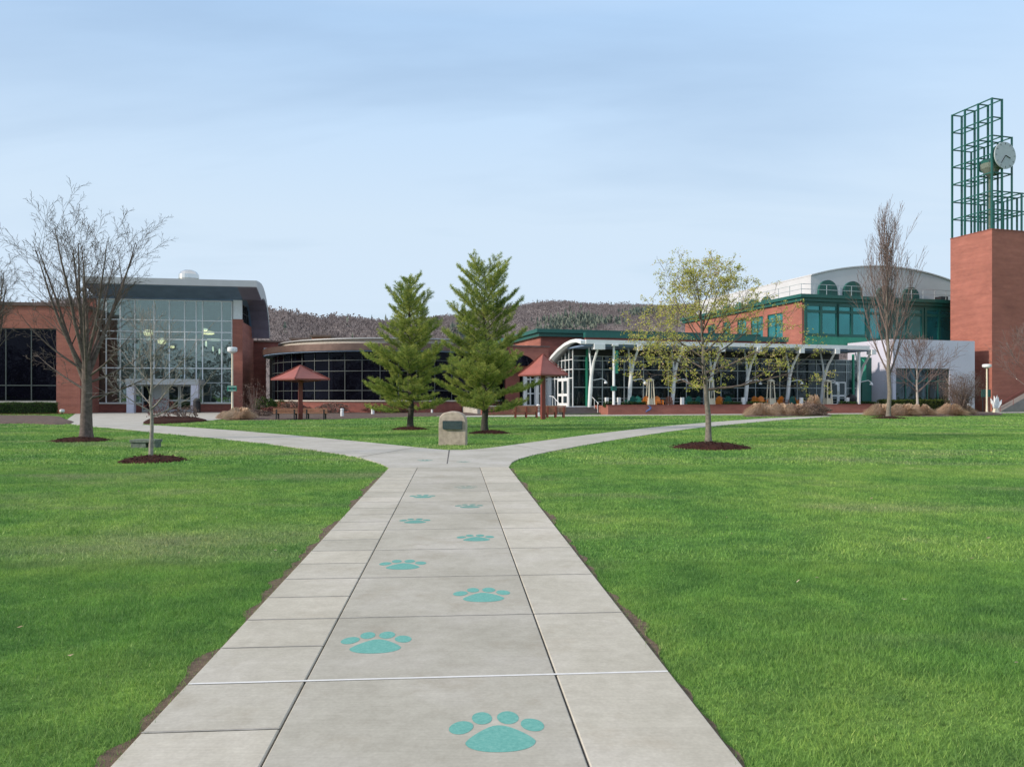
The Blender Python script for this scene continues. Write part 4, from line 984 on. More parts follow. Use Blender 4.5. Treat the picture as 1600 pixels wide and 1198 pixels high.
bx(Rg, .302, ub+.05, -.12, .1, 6.12, 6.48, 'fascia', 'white', PV)
bx(Rg, .31, ub, .11, vG+.3, 5.95, 6.1, 'canopy_soffit', 'soffit', PV)
bx(Rg, .76, ub, vG-.15, vG+.25, 5.36, 5.948, 'header', 'black', PV)
# front glazing
pxs = [921, 941, 975, 1005, 1044, 1072, 1099, 1126, 1152, 1180, 1218, 1245, 1275, 1304, 1322, 1343]
us = [U(p, vG) for p in pxs]; us[0] = uE
zz = [zTf, U and Rg.z(1130, 607, vG), Rg.z(1130, 577, vG), Rg.z(1130, 561, vG), 5.93]
zz[1] = 2.45; zz[2] = 4.1; zz[3] = 4.9; zz[4] = 5.35
grid(PV, 'curtain_wall', Rg, us, zz, vG, 'mull', 'glass_pav', w=.075)
# end glazing following the arch (plane facing left)
vs_ = [vG, 5.3, 6.3, 7.3, 8.3, 9.3, 10.4]
def ztop(v):
    for (a, b), (c_, d_) in zip(arc, arc[1:]):
        if v <= c_: return b+(d_-b)*(v-a)/(c_-a)-.3
    return arc[-1][1]-.3
mb = MB(); gb = MB()
for v in vs_: mb.box(Rg, uE-.05, uE+.05, v-.05, v+.05, zTf, ztop(v))
for z in (3.3, 4.1, 5.0):
    for a, b in zip(vs_, vs_[1:]):
        if z < min(ztop(a), ztop(b)): mb.box(Rg, uE-.04, uE+.04, a+.05, b-.05, z-.04, z+.04)
ew = mb.build('end_window', M['white'], PV)
for a, b in zip(vs_, vs_[1:]):
    gb.add([Rg.w(uE, a+.05, zTf), Rg.w(uE, b-.05, zTf), Rg.w(uE, b-.05, ztop(b)), Rg.w(uE, a+.05, ztop(a))], [(0, 1, 2, 3)])
gb.build('pane', M['glass_pav'], ew)
door(PV, Rg, 5.35, 8.25, zTf, 3.25, uE-.09, 2, 'white', 'glass_pav', axis='v', w=.2)
# green accent columns in the glass wall
for p in (917, 1333): bx(Rg, U(p, vG-.2)-.09, U(p, vG-.2)+.09, vG-.3, vG-.12, zTf, 5.9, 'green_post', 'green_lt', PV)
door(PV, Rg, U(1297, vG-.1), U(1321, vG-.1), zTf, 3.1, vG-.14, 2, 'white', 'glass_pav', w=.14)
bx(Rg, U(1346, vG-.3), U(1357, vG-.3)+.3, vG-.4, vG-.2, zTf, 5.6, 'green_panel', 'green', PV)
# interior
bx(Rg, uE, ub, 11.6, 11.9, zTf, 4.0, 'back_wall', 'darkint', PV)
bx(Rg, uE+.1, ub, vG+.3, 11.58, zTf+.002, zTf+.03, 'floor', 'intfloor', PV)
bx(Rg, ub-.3, ub-.02, vG+.3, 11.5, zTf+.04, 5.6, 'side_wall', 'midint', PV)
for i, p in enumerate((1010, 1085, 1160, 1215, 1275)):
    bx(Rg, U(p, 7)-.25, U(p, 7)+.25, 6.8, 7.3, zTf+.032, 5.7, 'inner_column', 'midint', PV)
for a, b, z0_, z1_, m_ in ((935, 952, .7, 3.6, 'brick_dark'), (1060, 1078, .7, 2.2, 'green'), (1125, 1150, .7, 2.6, 'green'), (1235, 1262, .7, 3.4, 'green'), (1265, 1296, 2.6, 4.6, 'green'), (990, 1040, 3.9, 5.3, 'midint'), (1045, 1095, 3.9, 5.3, 'midint')):
    bx(Rg, U(a, 9), U(b, 9), 8.8, 9.2, z0_, z1_, 'inner_partition', m_, PV)
# struts: base at v=2.4, one arm to the fascia block and one back to the glass head
bases = [921, 982.5, 1050, 1108, 1164, 1229, 1283, 1338]
LABS = ['first leaning white strut, at the left end of the pavilion canopy', 'leaning white strut between the lamp pole and the first patio heater', 'leaning white strut left of the budding tree trunk', 'leaning white strut behind the budding tree trunk', 'leaning white strut just left of the third patio heater', 'leaning white strut just right of the third patio heater', 'leaning white strut just left of the fourth patio heater', 'last leaning white strut, by the black grill']
for i, px in enumerate(bases):
    ub_ = U(px, 2.2); zs0 = 3.4
    t = bpy.data.objects.new('strut', None); COL.objects.link(t); t.parent = PV
    k = Rg.w(ub_, 1.75, zs0)
    mb = MB(); mb.tube([Rg.w(ub_, 2.2, zTf), Rg.w(ub_, 1.95, 2.2), k], [.17, .19, .16], 10)
    mb.tube([k, Rg.w(ub_, 1.2, 4.6), Rg.w(ub_, .25, 5.75)], [.15, .12, .10], 8)
    mb.tube([k, Rg.w(ub_, 1.95, 4.7), Rg.w(ub_, 2.3, 5.95)], [.13, .09, .08], 8)
    bpy.data.objects.remove(t)
    s_ = mb.build('strut', M['white'], PV)
    bx(Rg, ub_-.24 if i else ub_-.5, ub_+.24 if i else ub_+.5, -.22, .5, 5.66, 6.118, 'capital', 'white', s_)
    if i != 3:
        a0 = Rg.w(ub_, 1.9, 3.0); a1 = Rg.w(ub_+1.0, 1.7, 3.2); a2 = Rg.w(ub_+1.35, 1.7, 3.0)
        MB().tube([a0, a1, a2], [.04, .04, .05], 6).build('lamp_arm', M['white'], s_)
        MB().lathe((a2.x, a2.y, a2.z-.25), [(.16, 0), (.15, .12), (.05, .26)], 10).build('lamp_shade', M['white'], s_)
bx(Rg, U(1342, .4)-.1, U(1342, .4)+.1, .3, .5, .875, 6.1, 'post', 'white', PV)
# round green sign
c = Rg.w(U(1347.5, vG-.5), vG-.45, 4.75)
SG = thing('cafe_sign', 'green wall panel with a mint coloured curved emblem at the right end of the pavilion', 'sign', c)
bx(Rg, U(1344.5, vG-.5), U(1354, vG-.5), vG-.48, vG-.41, 3.2, 5.65, 'panel', 'sign_green', SG)
mb = MB(); cu = U(1347, vG-.5)-.15; n = 14; vs = []
for k in range(n+1):
    a = R(-78+156*k/n); wd = .17*math.sin(math.pi*(k+.6)/(n+1.2))+.04
    vs += [Rg.w(cu+.42*math.cos(a), vG-.5, 4.75+.62*math.sin(a)), Rg.w(cu+(.42+wd)*math.cos(a), vG-.5, 4.75+(.62+wd)*math.sin(a))]
mb.add(vs, [(2*i, 2*i+1, 2*i+3, 2*i+2) for i in range(n)])
mb.build('emblem', M['mint'], SG)

# ================================================================== brick blocks left of and behind the pavilion
BL = thing('brick_entrance_block', 'low red brick block with dark curved window and glazed lobby left of the pavilion', 'building', Rg.w(-5, 10.8))
vB = 10.9; z6 = 6.5; ul, ur = U(790, vB), U(857, vB)
bx(Rg, ul, ur, vB, vB+.4, 4.0, z6, 'wall', 'brick', BL); bx(Rg, ur-.002-.4, ur-.002, vB+.41, 13.4, 0, z6, 'side_wall', 'brick', BL)
bx(Rg, ul-.1, ur+.12, vB-.12, 13.3, z6+.002, z6+.14, 'coping', 'copper', BL)
bx(Rg, U(818, vB), U(822, vB), vB, vB+.3, 0, 3.99, 'column', 'white', BL); bx(Rg, U(839, vB-.6)-.16, U(839, vB-.6)+.16, vB-.7, vB-.4, zTf, 3.98, 'column', 'white', BL)
bx(Rg, ul, U(812, vB), vB+.01, vB+.4, 0, 3.98, 'wall', 'brick_dark', BL)
usl = [U(p, vB) for p in (823, 829, 836, 845, 853, 881)]
grid(BL, 'lobby_window', Rg, usl, [zTf, 1.9, 3.3, 3.98], vB+.12, 'white', 'glass_pav', w=.12)
door(BL, Rg, U(854, vB), U(879, vB), zTf, 3.1, vB-.03, 2, 'white', 'glass_pav', w=.2)
bx(Rg, usl[0], U(880, 13), 13.0, 13.2, zTf, 3.9, 'back_wall', 'darkint', BL)
bx(Rg, ur+.003, uE, vB-.1, vB+.3, 3.99, 5.0, 'header', 'soffit', BL)
bx(Rg, uE-.3, uE+.0, 10.46, vB-.11, zTf, 4.2, 'end_post', 'white', BL)
# curved dark window over the lobby
mb = MB(); n = 20; vs = []
cw = Rg.w(U(812, vB), vB-.2); fs = []
for k in range(n+1):
    u_ = U(790, vB)+(U(835, vB)-U(790, vB))*k/n; bow = 1.6*math.sin(math.pi*k/n)
    zt_ = 5.75-.75*(k/n)**2
    vs += [Rg.w(u_, vB-.05-bow, 4.6), Rg.w(u_, vB-.05-bow, zt_)]
mb.add(vs, [(2*i, 2*i+2, 2*i+3, 2*i+1) for i in range(n)]); mb.add([vs[2*i+1] for i in range(n+1)], [tuple(range(n+1))]); mb.add([vs[2*i] for i in range(n+1)], [tuple(range(n+1))])
mb.build('curved_window', M['glass_dark'], BL)

BM = thing('green_corniced_hall', 'brick hall with a teal green roof cornice behind the pavilion', 'building', Rg.w(0, 13.5))
vH = 13.5; uh = U(845, vH); zh = Rg.z(845, 514.5, vH)
uh1 = U(1230, 8)
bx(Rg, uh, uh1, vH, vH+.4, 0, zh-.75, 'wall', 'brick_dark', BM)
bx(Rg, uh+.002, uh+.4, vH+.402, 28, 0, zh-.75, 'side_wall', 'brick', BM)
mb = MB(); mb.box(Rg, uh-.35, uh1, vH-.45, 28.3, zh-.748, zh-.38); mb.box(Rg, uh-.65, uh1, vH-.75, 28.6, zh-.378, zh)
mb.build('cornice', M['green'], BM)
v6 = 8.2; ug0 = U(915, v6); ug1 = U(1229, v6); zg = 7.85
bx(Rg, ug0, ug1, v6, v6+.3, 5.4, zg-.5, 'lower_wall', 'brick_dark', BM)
bx(Rg, ug0-.1, ug1+.1, v6-.2, v6+.35, zg-.498, zg, 'lower_cornice', 'green', BM)

# ================================================================== upper hall with arched grey roof
MH = thing('main_hall', 'tall brick hall with teal framed windows, arched green windows and grey vaulted roof', 'building', Rg.w(U(1255, 9), 9))
v9 = 9.0; uc = U(1253, v9); ue = U(1492, v9); zc_ = Rg.z(1253, 470.5, v9); vBk = Rg.V(1118, uc)
wb = 7.6; cor = zc_
# left wall with windows: piers between
wpx = [(1199, 1223), (1173, 1192), (1152, 1166), (1130, 1141), (1106, 1117)]
vv = [(Rg.V(b, uc), Rg.V(a, uc)) for a, b in wpx]; zw1 = H+(HY-488)*Rg.d(uc, vv[0][0])/F; zw0 = 7.7
bx(Rg, uc, uc+.4, v9, vBk+8, zw1, cor, 'side_wall', 'brick', MH); bx(Rg, uc, uc+.4, v9, vBk+8, 0, zw0, 'side_wall', 'brick', MH)
e = v9
for a, b in vv+[(vBk+8, 0)]:
    bx(Rg, uc, uc+.4, e, a, zw0+.001, zw1-.001, 'side_pier', 'brick', MH); e = b
for a, b in vv: grid(MH, 'window', Rg, [a, (a+b)/2, b], [zw0+.002, zw1-.9, zw1-.002], uc+.14, 'green', 'glass_teal', w=.16, axis='v')
bx(Rg, uc+.002, U(1258, v9), v9+.02, v9+.4, 0, cor-.01, 'front_pier', 'brick', MH)
# front: green framed big windows
zA, zB = Rg.z(1300, 534, v9), Rg.z(1300, 475, v9)
def gw(pxl, name='window', z0=None):
    us = [U(p, v9-.05) for p in pxl]; zm = Rg.z(1300, 487.5, v9)
    grid(MH, name, Rg, us, [zA+.55 if z0 is None else z0, zm, zB], v9-.02, 'green', 'glass_teal', w=.30, dep=.12)
gw((1259, 1282.5, 1308)); gw((1308.6, 1330.5, 1354))
bx(Rg, U(1259, v9-.05), U(1354, v9-.05), v9-.12, v9+.1, zA-.45, zA+.54, 'spandrel', 'green_lt', MH)
gw((1357, 1376), z0=zA+.2); gw((1393, 1418, 1441)); gw((1446, 1467, 1489), z0=zA+.2)
bx(Rg, U(1376.6, v9), U(1392, v9), v9-.14, v9+.1, zA, zB, 'green_pier', 'green', MH)
bx(Rg, U(1354.6, v9), ue, v9+.15, v9+.4, 0, zA+.3, 'front_wall', 'lav', MH)
bx(Rg, uc+.42, ue, 12.2, 12.5, zA-1, cor-.4, 'room_wall', 'midint', MH)
mb = MB(); mb.box(Rg, uc-.3, ue+.1, v9-.35, vBk+8.4, cor+.002, cor+.36); mb.box(Rg, uc-.55, ue+.2, v9-.6, vBk+8.6, cor+.362, cor+.72); mb.box(Rg, uc+.01, ue, v9-.1, v9+.4, zB+.002, cor)
mb.build('cornice', M['green'], MH)
# vaulted roof
vR = 12.8; ur0 = U(1267, vR); ur1 = ur0+2*(U(1384, vR)-ur0); zr0 = Rg.z(1267, 431, vR); zrc = Rg.z(1384, 417.5, vR)
prof = []
for k in range(25):
    f = k/24; prof.append((ur0+(ur1-ur0)*f, zr0+(zrc-zr0)*(1-(2*f-1)**2)))
body = [(ur0, cor+.7)]+prof+[(ur1, cor+.7)]
MB().ext(body, lambda u, z: Rg.w(u, vR, z), lambda u, z: Rg.w(u, vBk+12, z)).build('vaulted_roof', M['grey_roof'], MH)
bandp = [(u, z+.02) for u, z in prof]+[(u, z+.16) for u, z in prof][::-1]
MB().ext(bandp, lambda u, z: Rg.w(u, vR-.12, z), lambda u, z: Rg.w(u, vBk+12.1, z)).build('roof_edge', M['grey_roof'], MH)
def archwin(u, v, w, z0, z1, axis='u', name='arched_window'):
    r = w/2; zz_ = z1-r; pts = [(u-r, z0)]+[(u-r*math.cos(R(a)), zz_+r*math.sin(R(a))) for a in range(0, 181, 12)]+[(u+r, z0)]
    fn = (lambda k: (lambda a, z: Rg.w(a, v-k, z))) if axis == 'u' else (lambda k: (lambda a, z: Rg.w(v-k, a, z)))
    o_ = MB().ext(pts, fn(.32), fn(-.02)).build(name, M['green'], MH)
    q = .80; pi_ = [(u-r*q, z0+.15)]+[(u-r*q*math.cos(R(a)), zz_+r*q*math.sin(R(a))) for a in range(0, 181, 15)]+[(u+r*q, z0+.15)]
    MB().ext(pi_, fn(.34), fn(.325)).build('pane', M['green'], o_)
    mb_ = MB()
    for a in (-.3, .3): mb_.ext([(u+a*r-.05, z0+.1), (u+a*r+.05, z0+.1), (u+a*r+.05, zz_+r*.7), (u+a*r-.05, zz_+r*.7)], fn(.38), fn(.345))
    for zq in (z0+(zz_-z0)*.4, zz_): mb_.ext([(u-r*.8, zq-.04), (u+r*.8, zq-.04), (u+r*.8, zq+.04), (u-r*.8, zq+.04)], fn(.378), fn(.345))
    mb_.build('glazing_bars', M['green'], o_)
zb_ = cor+.72; zat = Rg.z(1310, 439, vR)
for p, w in ((1291.5, 2.5), (1330.5, 2.5), (1381, 2.3), (1421, 2.3)): archwin(U(p, vR), vR, w, zb_, zat if p < 1340 else zat-.35)
for p in (1199, 1178, 1157, 1137): archwin(Rg.V(p, ur0), ur0, 1.9, zb_, zat-.9, axis='v')
bx(Rg, U(1465, vR-1), U(1476, vR-1), vR-1.5, vR-.6, zb_, zb_+.85, 'roof_unit', 'black', MH)
mb = MB()
for z in (zb_+.55, zb_+1.1):
    mb.bar(Rg.w(uc-.3, v9-.3, z), Rg.w(ue, v9-.3, z), .05); mb.bar(Rg.w(uc-.3, v9-.3, z), Rg.w(uc-.3, vBk+8, z), .05)
n = 13
for k in range(n+1): q = Rg.w(uc-.3+(ue-uc+.3)*k/n, v9-.3, 0); mb.bar((q.x, q.y, zb_), (q.x, q.y, zb_+1.1), .05)
for k in range(1, 16): q = Rg.w(uc-.3, v9-.3+2.0*k, 0); mb.bar((q.x, q.y, zb_), (q.x, q.y, zb_+1.1), .05)
mb.build('roof_railing', M['mull'], MH)
# grey block in front
GB = thing('grey_block', 'lavender grey panelled block with a rounded corner and wide teal window', 'building', Rg.w(U(1440, 2), 2))
v2 = 2.2; a0 = U(1395, v2); a1 = U(1523, v2); zt2 = Rg.z(1430, 530.5, v2); w0, w1 = U(1400, v2), U(1484, v2); zwa, zwb = Rg.z(1440, 627, v2), Rg.z(1440, 575.5, v2)
def curved(poly_u, z0, z1, name, mat): 
    n = len(poly_u); mb = MB(); mb.add([Rg.w(u, v, z0) for u, v in poly_u]+[Rg.w(u, v, z1) for u, v in poly_u], [tuple(range(n)), tuple(reversed(range(n, 2*n)))]+[(i, (i+1) % n, (i+1) % n+n, i+n) for i in range(n)])
    return mb.build(name, M[mat], GB)
uq = U(1357.5, 5.5); rad = a0-uq
arcp = [(a0-rad*math.sin(R(t_)), v2+3.2*(1-math.cos(R(t_)))) for t_ in range(0, 91, 6)]
curved(arcp+[(uq, 8.7), (a0, 8.7)], 0, zt2, 'curved_wall', 'lav')
bx(Rg, a0+.001, w0, v2, 8.7, 0, zt2-.001, 'wall', 'lav', GB); bx(Rg, w1, a1, v2, 8.7, 0, zt2-.001, 'wall', 'lav', GB)
bx(Rg, w0+.001, w1-.001, v2, 8.7, zwb, zt2-.001, 'wall', 'lav', GB); bx(Rg, w0+.001, w1-.001, v2, v2+.4, 0, zwa, 'wall', 'lav', GB)
n5 = [w0+(w1-w0)*k/5 for k in range(6)]
grid(GB, 'window', Rg, n5, [zwa+.01, zwa+(zwb-zwa)*.62, zwb-.01], v2+.22, 'green', 'glass_pav', w=.12)
bx(Rg, w0+.01, w1-.01, v2+3, v2+3.2, 0, zwb, 'inner_wall', 'darkint', GB)
bx(Rg, w0+.01, w1-.01, v2+.26, v2+.3, zwa+(zwb-zwa)*.64, zwb-.15, 'blind', 'green_lt', GB)
bx(Rg, U(1373, 2.6), U(1376, 2.6), v2-.25+.35, v2+.4, .9, 1.25, 'wall_outlet', 'black', GB)
mb = MB()
for z in (zt2*.25, zt2*.5, zt2*.75):
    pass
# ================================================================== brick clock tower
v3 = 2.0; ut = U(1550, v3); vt1 = Rg.V(1485, ut); S = vt1-v3; zT = Rg.z(1550, 357, v3); cell = S/3*.985; cf = 1.34
TWR = thing('clock_tower', 'square brick tower carrying an open green steel frame with a clock', 'tower', Rg.w(ut+2.6, v3+2.6))
bx(Rg, ut, ut+5.6, v3, vt1, 0, zT-.12, 'shaft', 'brick', TWR); bx(Rg, ut-.03, ut+5.63, v3-.03, vt1+.03, zT-.118, zT, 'coping', 'brick_dark', TWR)
mb = MB(); hh = (Rg.z(1550, 153, v3)-zT)/7.07; z0 = zT
nl = {0: 7, 1: 7, 2: 5, 3: 2, 4: 2}
e0 = ut+.12; f0 = v3+.12; cs = (S-.24)/3
zl = [z0+hh*(k+.07) for k in range(8)]
P_ = lambda i, j, z: Rg.w(e0+cf*i, f0+cs*j, z)
for i in range(5):
    for j in range(4):
        top = zl[nl[i]]; mb.bar(P_(i, j, z0), P_(i, j, top+.06), .17 if i < 2 else .15)
for k in range(1, 8):
    imax = max(i for i in range(5) if nl[i] >= k)
    for j in range(4):
        for i in range(imax): mb.bar(P_(i, j, zl[k]), P_(i+1, j, zl[k]), .11)
    for i in range(imax+1):
        for j in range(3): mb.bar(P_(i, j, zl[k]), P_(i, j+1, zl[k]), .11)
mb.build('steel_frame', M['green'], TWR)
zc2 = H+379*Rg.d(ut, v3)/F
cc = Rg.w(e0+cf*1.05, f0-.15, zc2); cu = e0+cf*1.05; r = 1.42
def disc(name, mat, rr_, va, vb, parent, u=cu, z=zc2):
    pts = [(u+rr_*math.cos(R(a)), z+rr_*math.sin(R(a))) for a in range(0, 360, 10)]
    return MB().ext(pts, lambda a, b: Rg.w(a, va, b), lambda a, b: Rg.w(a, vb, b)).build(name, M[mat], parent)
ck = disc('clock', 'green', r*.9, f0-.25, f0+.35, TWR); disc('dial', 'clock', r, f0-.36, f0-.252, ck)
mb = MB()
for k in range(12):
    a = R(30*k); c0 = (cu+r*.80*math.sin(a), zc2+r*.80*math.cos(a)); c1 = (cu+r*.93*math.sin(a), zc2+r*.93*math.cos(a)); mb.bar(Rg.w(c0[0], f0-.37, c0[1]), Rg.w(c1[0], f0-.37, c1[1]), .06, .02)
mb.build('hour_marks', M['black'], ck)
mb = MB()
for a, l in ((R(215), .72), (R(112), .5)): mb.bar(Rg.w(cu, f0-.39, zc2), Rg.w(cu+r*l*math.sin(a), f0-.39, zc2+r*l*math.cos(a)), .09, .03)
mb.build('hands', M['black'], ck)
# second, left facing clock
def disc2(name, mat, rr_, ua_, ub_, parent, v, z):
    pts = [(v+rr_*math.cos(R(a)), z+rr_*math.sin(R(a))) for a in range(0, 360, 12)]
    return MB().ext(pts, lambda a, b: Rg.w(ua_, a, b), lambda a, b: Rg.w(ub_, a, b)).build(name, M[mat], parent)
mb = MB(); mb.lathe(Rg.w(cu-.55, f0+.9, zc2-2.0), [(.15, 0), (.5, .25), (.95, .9), (1.0, 1.4)], 16); mb.tube([Rg.w(cu-.6, f0+1.0, zT), Rg.w(cu-.6, f0+1.0, zc2-1.9)], .10, 6); mb.build('clock_bracket', M['stone_grey'], ck)
disc2('clock_housing', 'green', .70, e0+.3, e0+1.1, TWR, f0+cs*.75, zc2-.75)
# ramp beside the tower
RP = thing('entrance_ramp', 'grey stair side rising right at the foot of the brick tower', 'ramp', Rg.w(U(1575, .8), .8))
ua_, ub2 = U(1561, .6), U(1640, .6)
mb = MB(); mb.ext([(ua_, .0), (ub2, 0), (ub2, 2.95), (ua_, .02)], lambda u, z: Rg.w(u, .5, z), lambda u, z: Rg.w(u, 1.6, z)); mb.build('ramp', M['ramp'], RP)
mb = MB(); mb.tube([Rg.w(ua_, .45, .95), Rg.w(ub2, .45, 3.95)], .035, 6)
for k in range(5): u_ = ua_+(ub2-ua_)*k/4; mb.tube([Rg.w(u_, .45, 2.9*k/4), Rg.w(u_, .45, .95+3*k/4)], .025, 5)
mb.build('handrail', M['umbpost'], RP)
# ================================================================== street furniture
def lamp_pole(px, py, ptop, label, sign=True, d=None, wdt=15, headh=9):
    x, y = G(px, py)
    t = thing('lamp_post', label, 'lamp post', (x, y, 0)); zt_ = H+(HY-ptop)*y/F; k = y/F
    MB().lathe((x, y, 0), [(.16, 0), (.16, .08), (.10, .12), (.085, 1.0), (.07, zt_-headh*k)], 12).build('pole', M['cream'], t)
    r = wdt*k/2; h = headh*k
    MB().lathe((x, y, zt_-h), [(r*.45, 0), (r*.95, h*.25), (r, h*.45), (r, h*.85), (r*.85, h), (.02, h*1.02)], 20).build('lamp_head', M['white'], t)
    if sign:
        f = Fr(x, y, 4); mb = MB(); w_ = 7.2*k; mb.box(f, -w_, w_, -.12, -.09, H+(HY-611)*k, H+(HY-602.5)*k); s_ = mb.build('direction_sign', M['sign_green'], t)
        zt1, zb1 = H+(HY-602.5)*k, H+(HY-611)*k
        mb = MB(); mb.box(f, -w_*.95, w_*.95, -.124, -.1205, zt1-.09, zt1-.06); mb.box(f, -w_*.8, w_*.8, -.124, -.1205, zb1+.04, zb1+.07)
        mb.build('sign_border', M['white'], s_)
        mb = MB()                                    # two dark panels with unreadable fine text in the photo
        mb.box(f, -w_*.7, -w_*.12, -.124, -.1205, zb1+.13, zb1+.30); mb.box(f, w_*.12, w_*.7, -.124, -.1205, zb1+.13, zb1+.30); mb.build('sign_panels', M['plaque'], s_)
    return t
lamp_pole(363, 648.5, 542.5, 'cream lamp post with a green sign beside the atrium plaza')
lamp_pole(1542, 644.5, 569, 'cream lamp post in front of the brick tower', sign=False, wdt=13, headh=6)
# pole with green banner on the terrace wall
c = Rg.w(U(959, .15), .15, .87); t = thing('banner_pole', 'straight white pole with a green banner and box head by the first struts', 'pole', c)
MB().tube([c, (c.x, c.y, 6.05)], [.13, .10], 10).build('pole', M['white'], t); bx(Rg, U(959, .15)-.28, U(959, .15)+.28, -.25, .35, 5.98, 6.115, 'head', 'white', t)
bx(Rg, U(960, .0)+.10, U(966, 0)+.05, .1, .14, 3.6, 5.6, 'banner', 'green_lt', t); bx(Rg, U(959, .15)-.2, U(959, .15)+.2, -.03, .33, 2.1, 2.5, 'control_box', 'green', t)
# shelters
def shelter(px, pbase, ptip, peave, hw, label, rz):
    x, y = G(px, pbase); k = y/F; t = thing('umbrella_shelter', label, 'umbrella shelter', (x, y, 0), 0, 'maroon square umbrella shelters')
    zt_, ze = H+(HY-ptip)*k, H+(HY-peave)*k; w = hw*k
    pr = [(0, 1.0, 0), (.45, .48, 0)]
    mb = MB(); cor = [(math.cos(R(rz+90*i))*w, math.sin(R(rz+90*i))*w) for i in range(4)]
    lv = [(1.0, ze), (.62, ze+(zt_-ze)*.345), (.30, ze+(zt_-ze)*.67), (.03, zt_)]
    vs = [(x+cx*s, y+cy*s, z) for s, z in lv for cx, cy in cor]+[(x+cx*.97, y+cy*.97, ze-.09) for cx, cy in cor]
    fs = [(i*4+j, i*4+(j+1) % 4, i*4+4+(j+1) % 4, i*4+4+j) for i in range(3) for j in range(4)]+[(12, 13, 14, 15)]+[(16+j, 16+(j+1) % 4, (j+1) % 4, j) for j in range(4)]+[(19, 18, 17, 16)]
    mb.add(vs, fs); rf = mb.build('roof', M['umb'], t, fixn=True)
    mb = MB()
    for cx, cy in cor: mb.bar((x+cx*1.005, y+cy*1.005, ze+.015), (x+cx*.03, y+cy*.03, zt_+.02), .05)
    for j in range(4):
        a, b = cor[j], cor[(j+1) % 4]; mb.bar((x+a[0], y+a[1], ze-.04), (x+b[0], y+b[1], ze-.04), .04, .10)
    mb.build('edge_trim', M['umbpost'], rf)
    f = Fr(x, y, 20); bx(f, -.14, .14, -.14, .14, 0, ze+(zt_-ze)*.5, 'post', 'umbpost', t)
    mb = MB()
    for cx, cy in cor: mb.bar((x, y, ze-.22), (x+cx*.7, y+cy*.7, ze-.10), .06)
    mb.build('braces', M['umbpost'], t)
    return t
shelter(469.5, 655.5, 571, 592, 45, 'left maroon square umbrella shelter over two benches', 5)
shelter(848.5, 655, 553.5, 585.5, 39, 'right maroon square umbrella shelter near the pavilion steps', -7)
def bench(px0, px1, pbase, ptop, label, style, rz=0, d=None):
    x0, y = G(px0, pbase); x1 = (px1-CX)*y/F; cx = (x0+x1)/2; w = (x1-x0)/2
    t = thing('park_bench', label, 'bench', (cx, y, 0), 0, 'benches under the umbrella shelters'); f = Fr(cx, y, rz); zt_ = H+(HY-ptop)*y/F
    mb = MB(); n = 4; hb = zt_-.42
    for k in range(n): mb.box(f, -w, w, -.03-.02*k*0, .03, .42+hb*k/n+.02, .42+hb*(k+1)/n-.01)
    mb.build('backrest', M['wood'], t)
    mb = MB()
    for k in range(4): mb.box(f, -w, w, .08+.12*k, .18+.12*k, .42, .46)
    mb.build('seat', M['wood'], t)
    for u_ in ((-w*.78, w*.0, w*.78) if style else (-w*.72, w*.72)):
        mb = MB(); mb.box(f, u_-.045, u_+.045, -.10 if style else -.04, -.032, 0, zt_-.08 if style else .7); mb.box(f, u_-.04, u_+.04, .4, .5, 0, .415); mb.box(f, u_-.04, u_+.04, -.03, .5, .35, .415)
        mb.build('leg', M['black'] if not style else M['umbpost'], t)
bench(426.5, 465.5, 656, 637.5, 'brown bench seen from behind, left of the left shelter post', 0)
bench(474, 511.5, 656, 637.5, 'brown bench seen from behind, right of the left shelter post', 0)
bench(801, 844, 652.8, 633.5, 'brown slatted bench left of the right shelter post', 1, 8)
bench(852, 885, 652.8, 633.5, 'brown slatted bench right of the right shelter post', 1, 8)
for px, py, h, lab in ((534.5, 652.5, 14.5, 'white bollard light nearest the left benches'), (582.5, 649, 13.5, 'white bollard light just left of the shorter pine'), (675, 646.5, 7, 'small white bollard light between the pines'), (841, 649.5, 18, 'white bollard light behind the right benches')):
    x, y = G(px, py); k = y/F; t = thing('bollard_light', lab, 'bollard', (x, y, 0), 0, 'white bollard lights'); r = 2.6*k if h > 8 else 1.6*k; hh_ = h*k
    MB().lathe((x, y, 0), [(r, 0), (r, hh_*.72), (r*.85, hh_*.73), (r*.85, hh_*.84)], 12).build('post', M['white'], t)
    MB().lathe((x, y, hh_*.842), [(r*1.08, 0), (r*1.08, hh_*.1), (r*.6, hh_*.158)], 12).build('cap', M['white'], t)
# litter bin by the atrium door
c = L.w(Lu(309.5, -2.9), -3.4, 0); t = thing('litter_bin', 'black cylindrical litter bin beside the right canopy column', 'bin', c)
MB().lathe(c, [(.30, 0), (.33, .1), (.34, 1.05), (.30, 1.08)], 16).build('bin_body', M['black'], t); MB().lathe((c.x, c.y, 1.082), [(.35, 0), (.34, .12), (.22, .32), (.02, .38)], 16).build('lid', M['black'], t)
c = Rg.w(U(1330, 1.6), 1.6, zTf); t = thing('covered_grill', 'black dome topped bin on the terrace near the glass doors', 'bin', c)
MB().lathe(c, [(.42, 0), (.48, .2), (.50, .65), (.46, .68)], 16).build('bin_body', M['black'], t); MB().lathe((c.x, c.y, c.z+.682), [(.52, 0), (.48, .2), (.3, .42), (.03, .5)], 16).build('lid', M['black'], t)
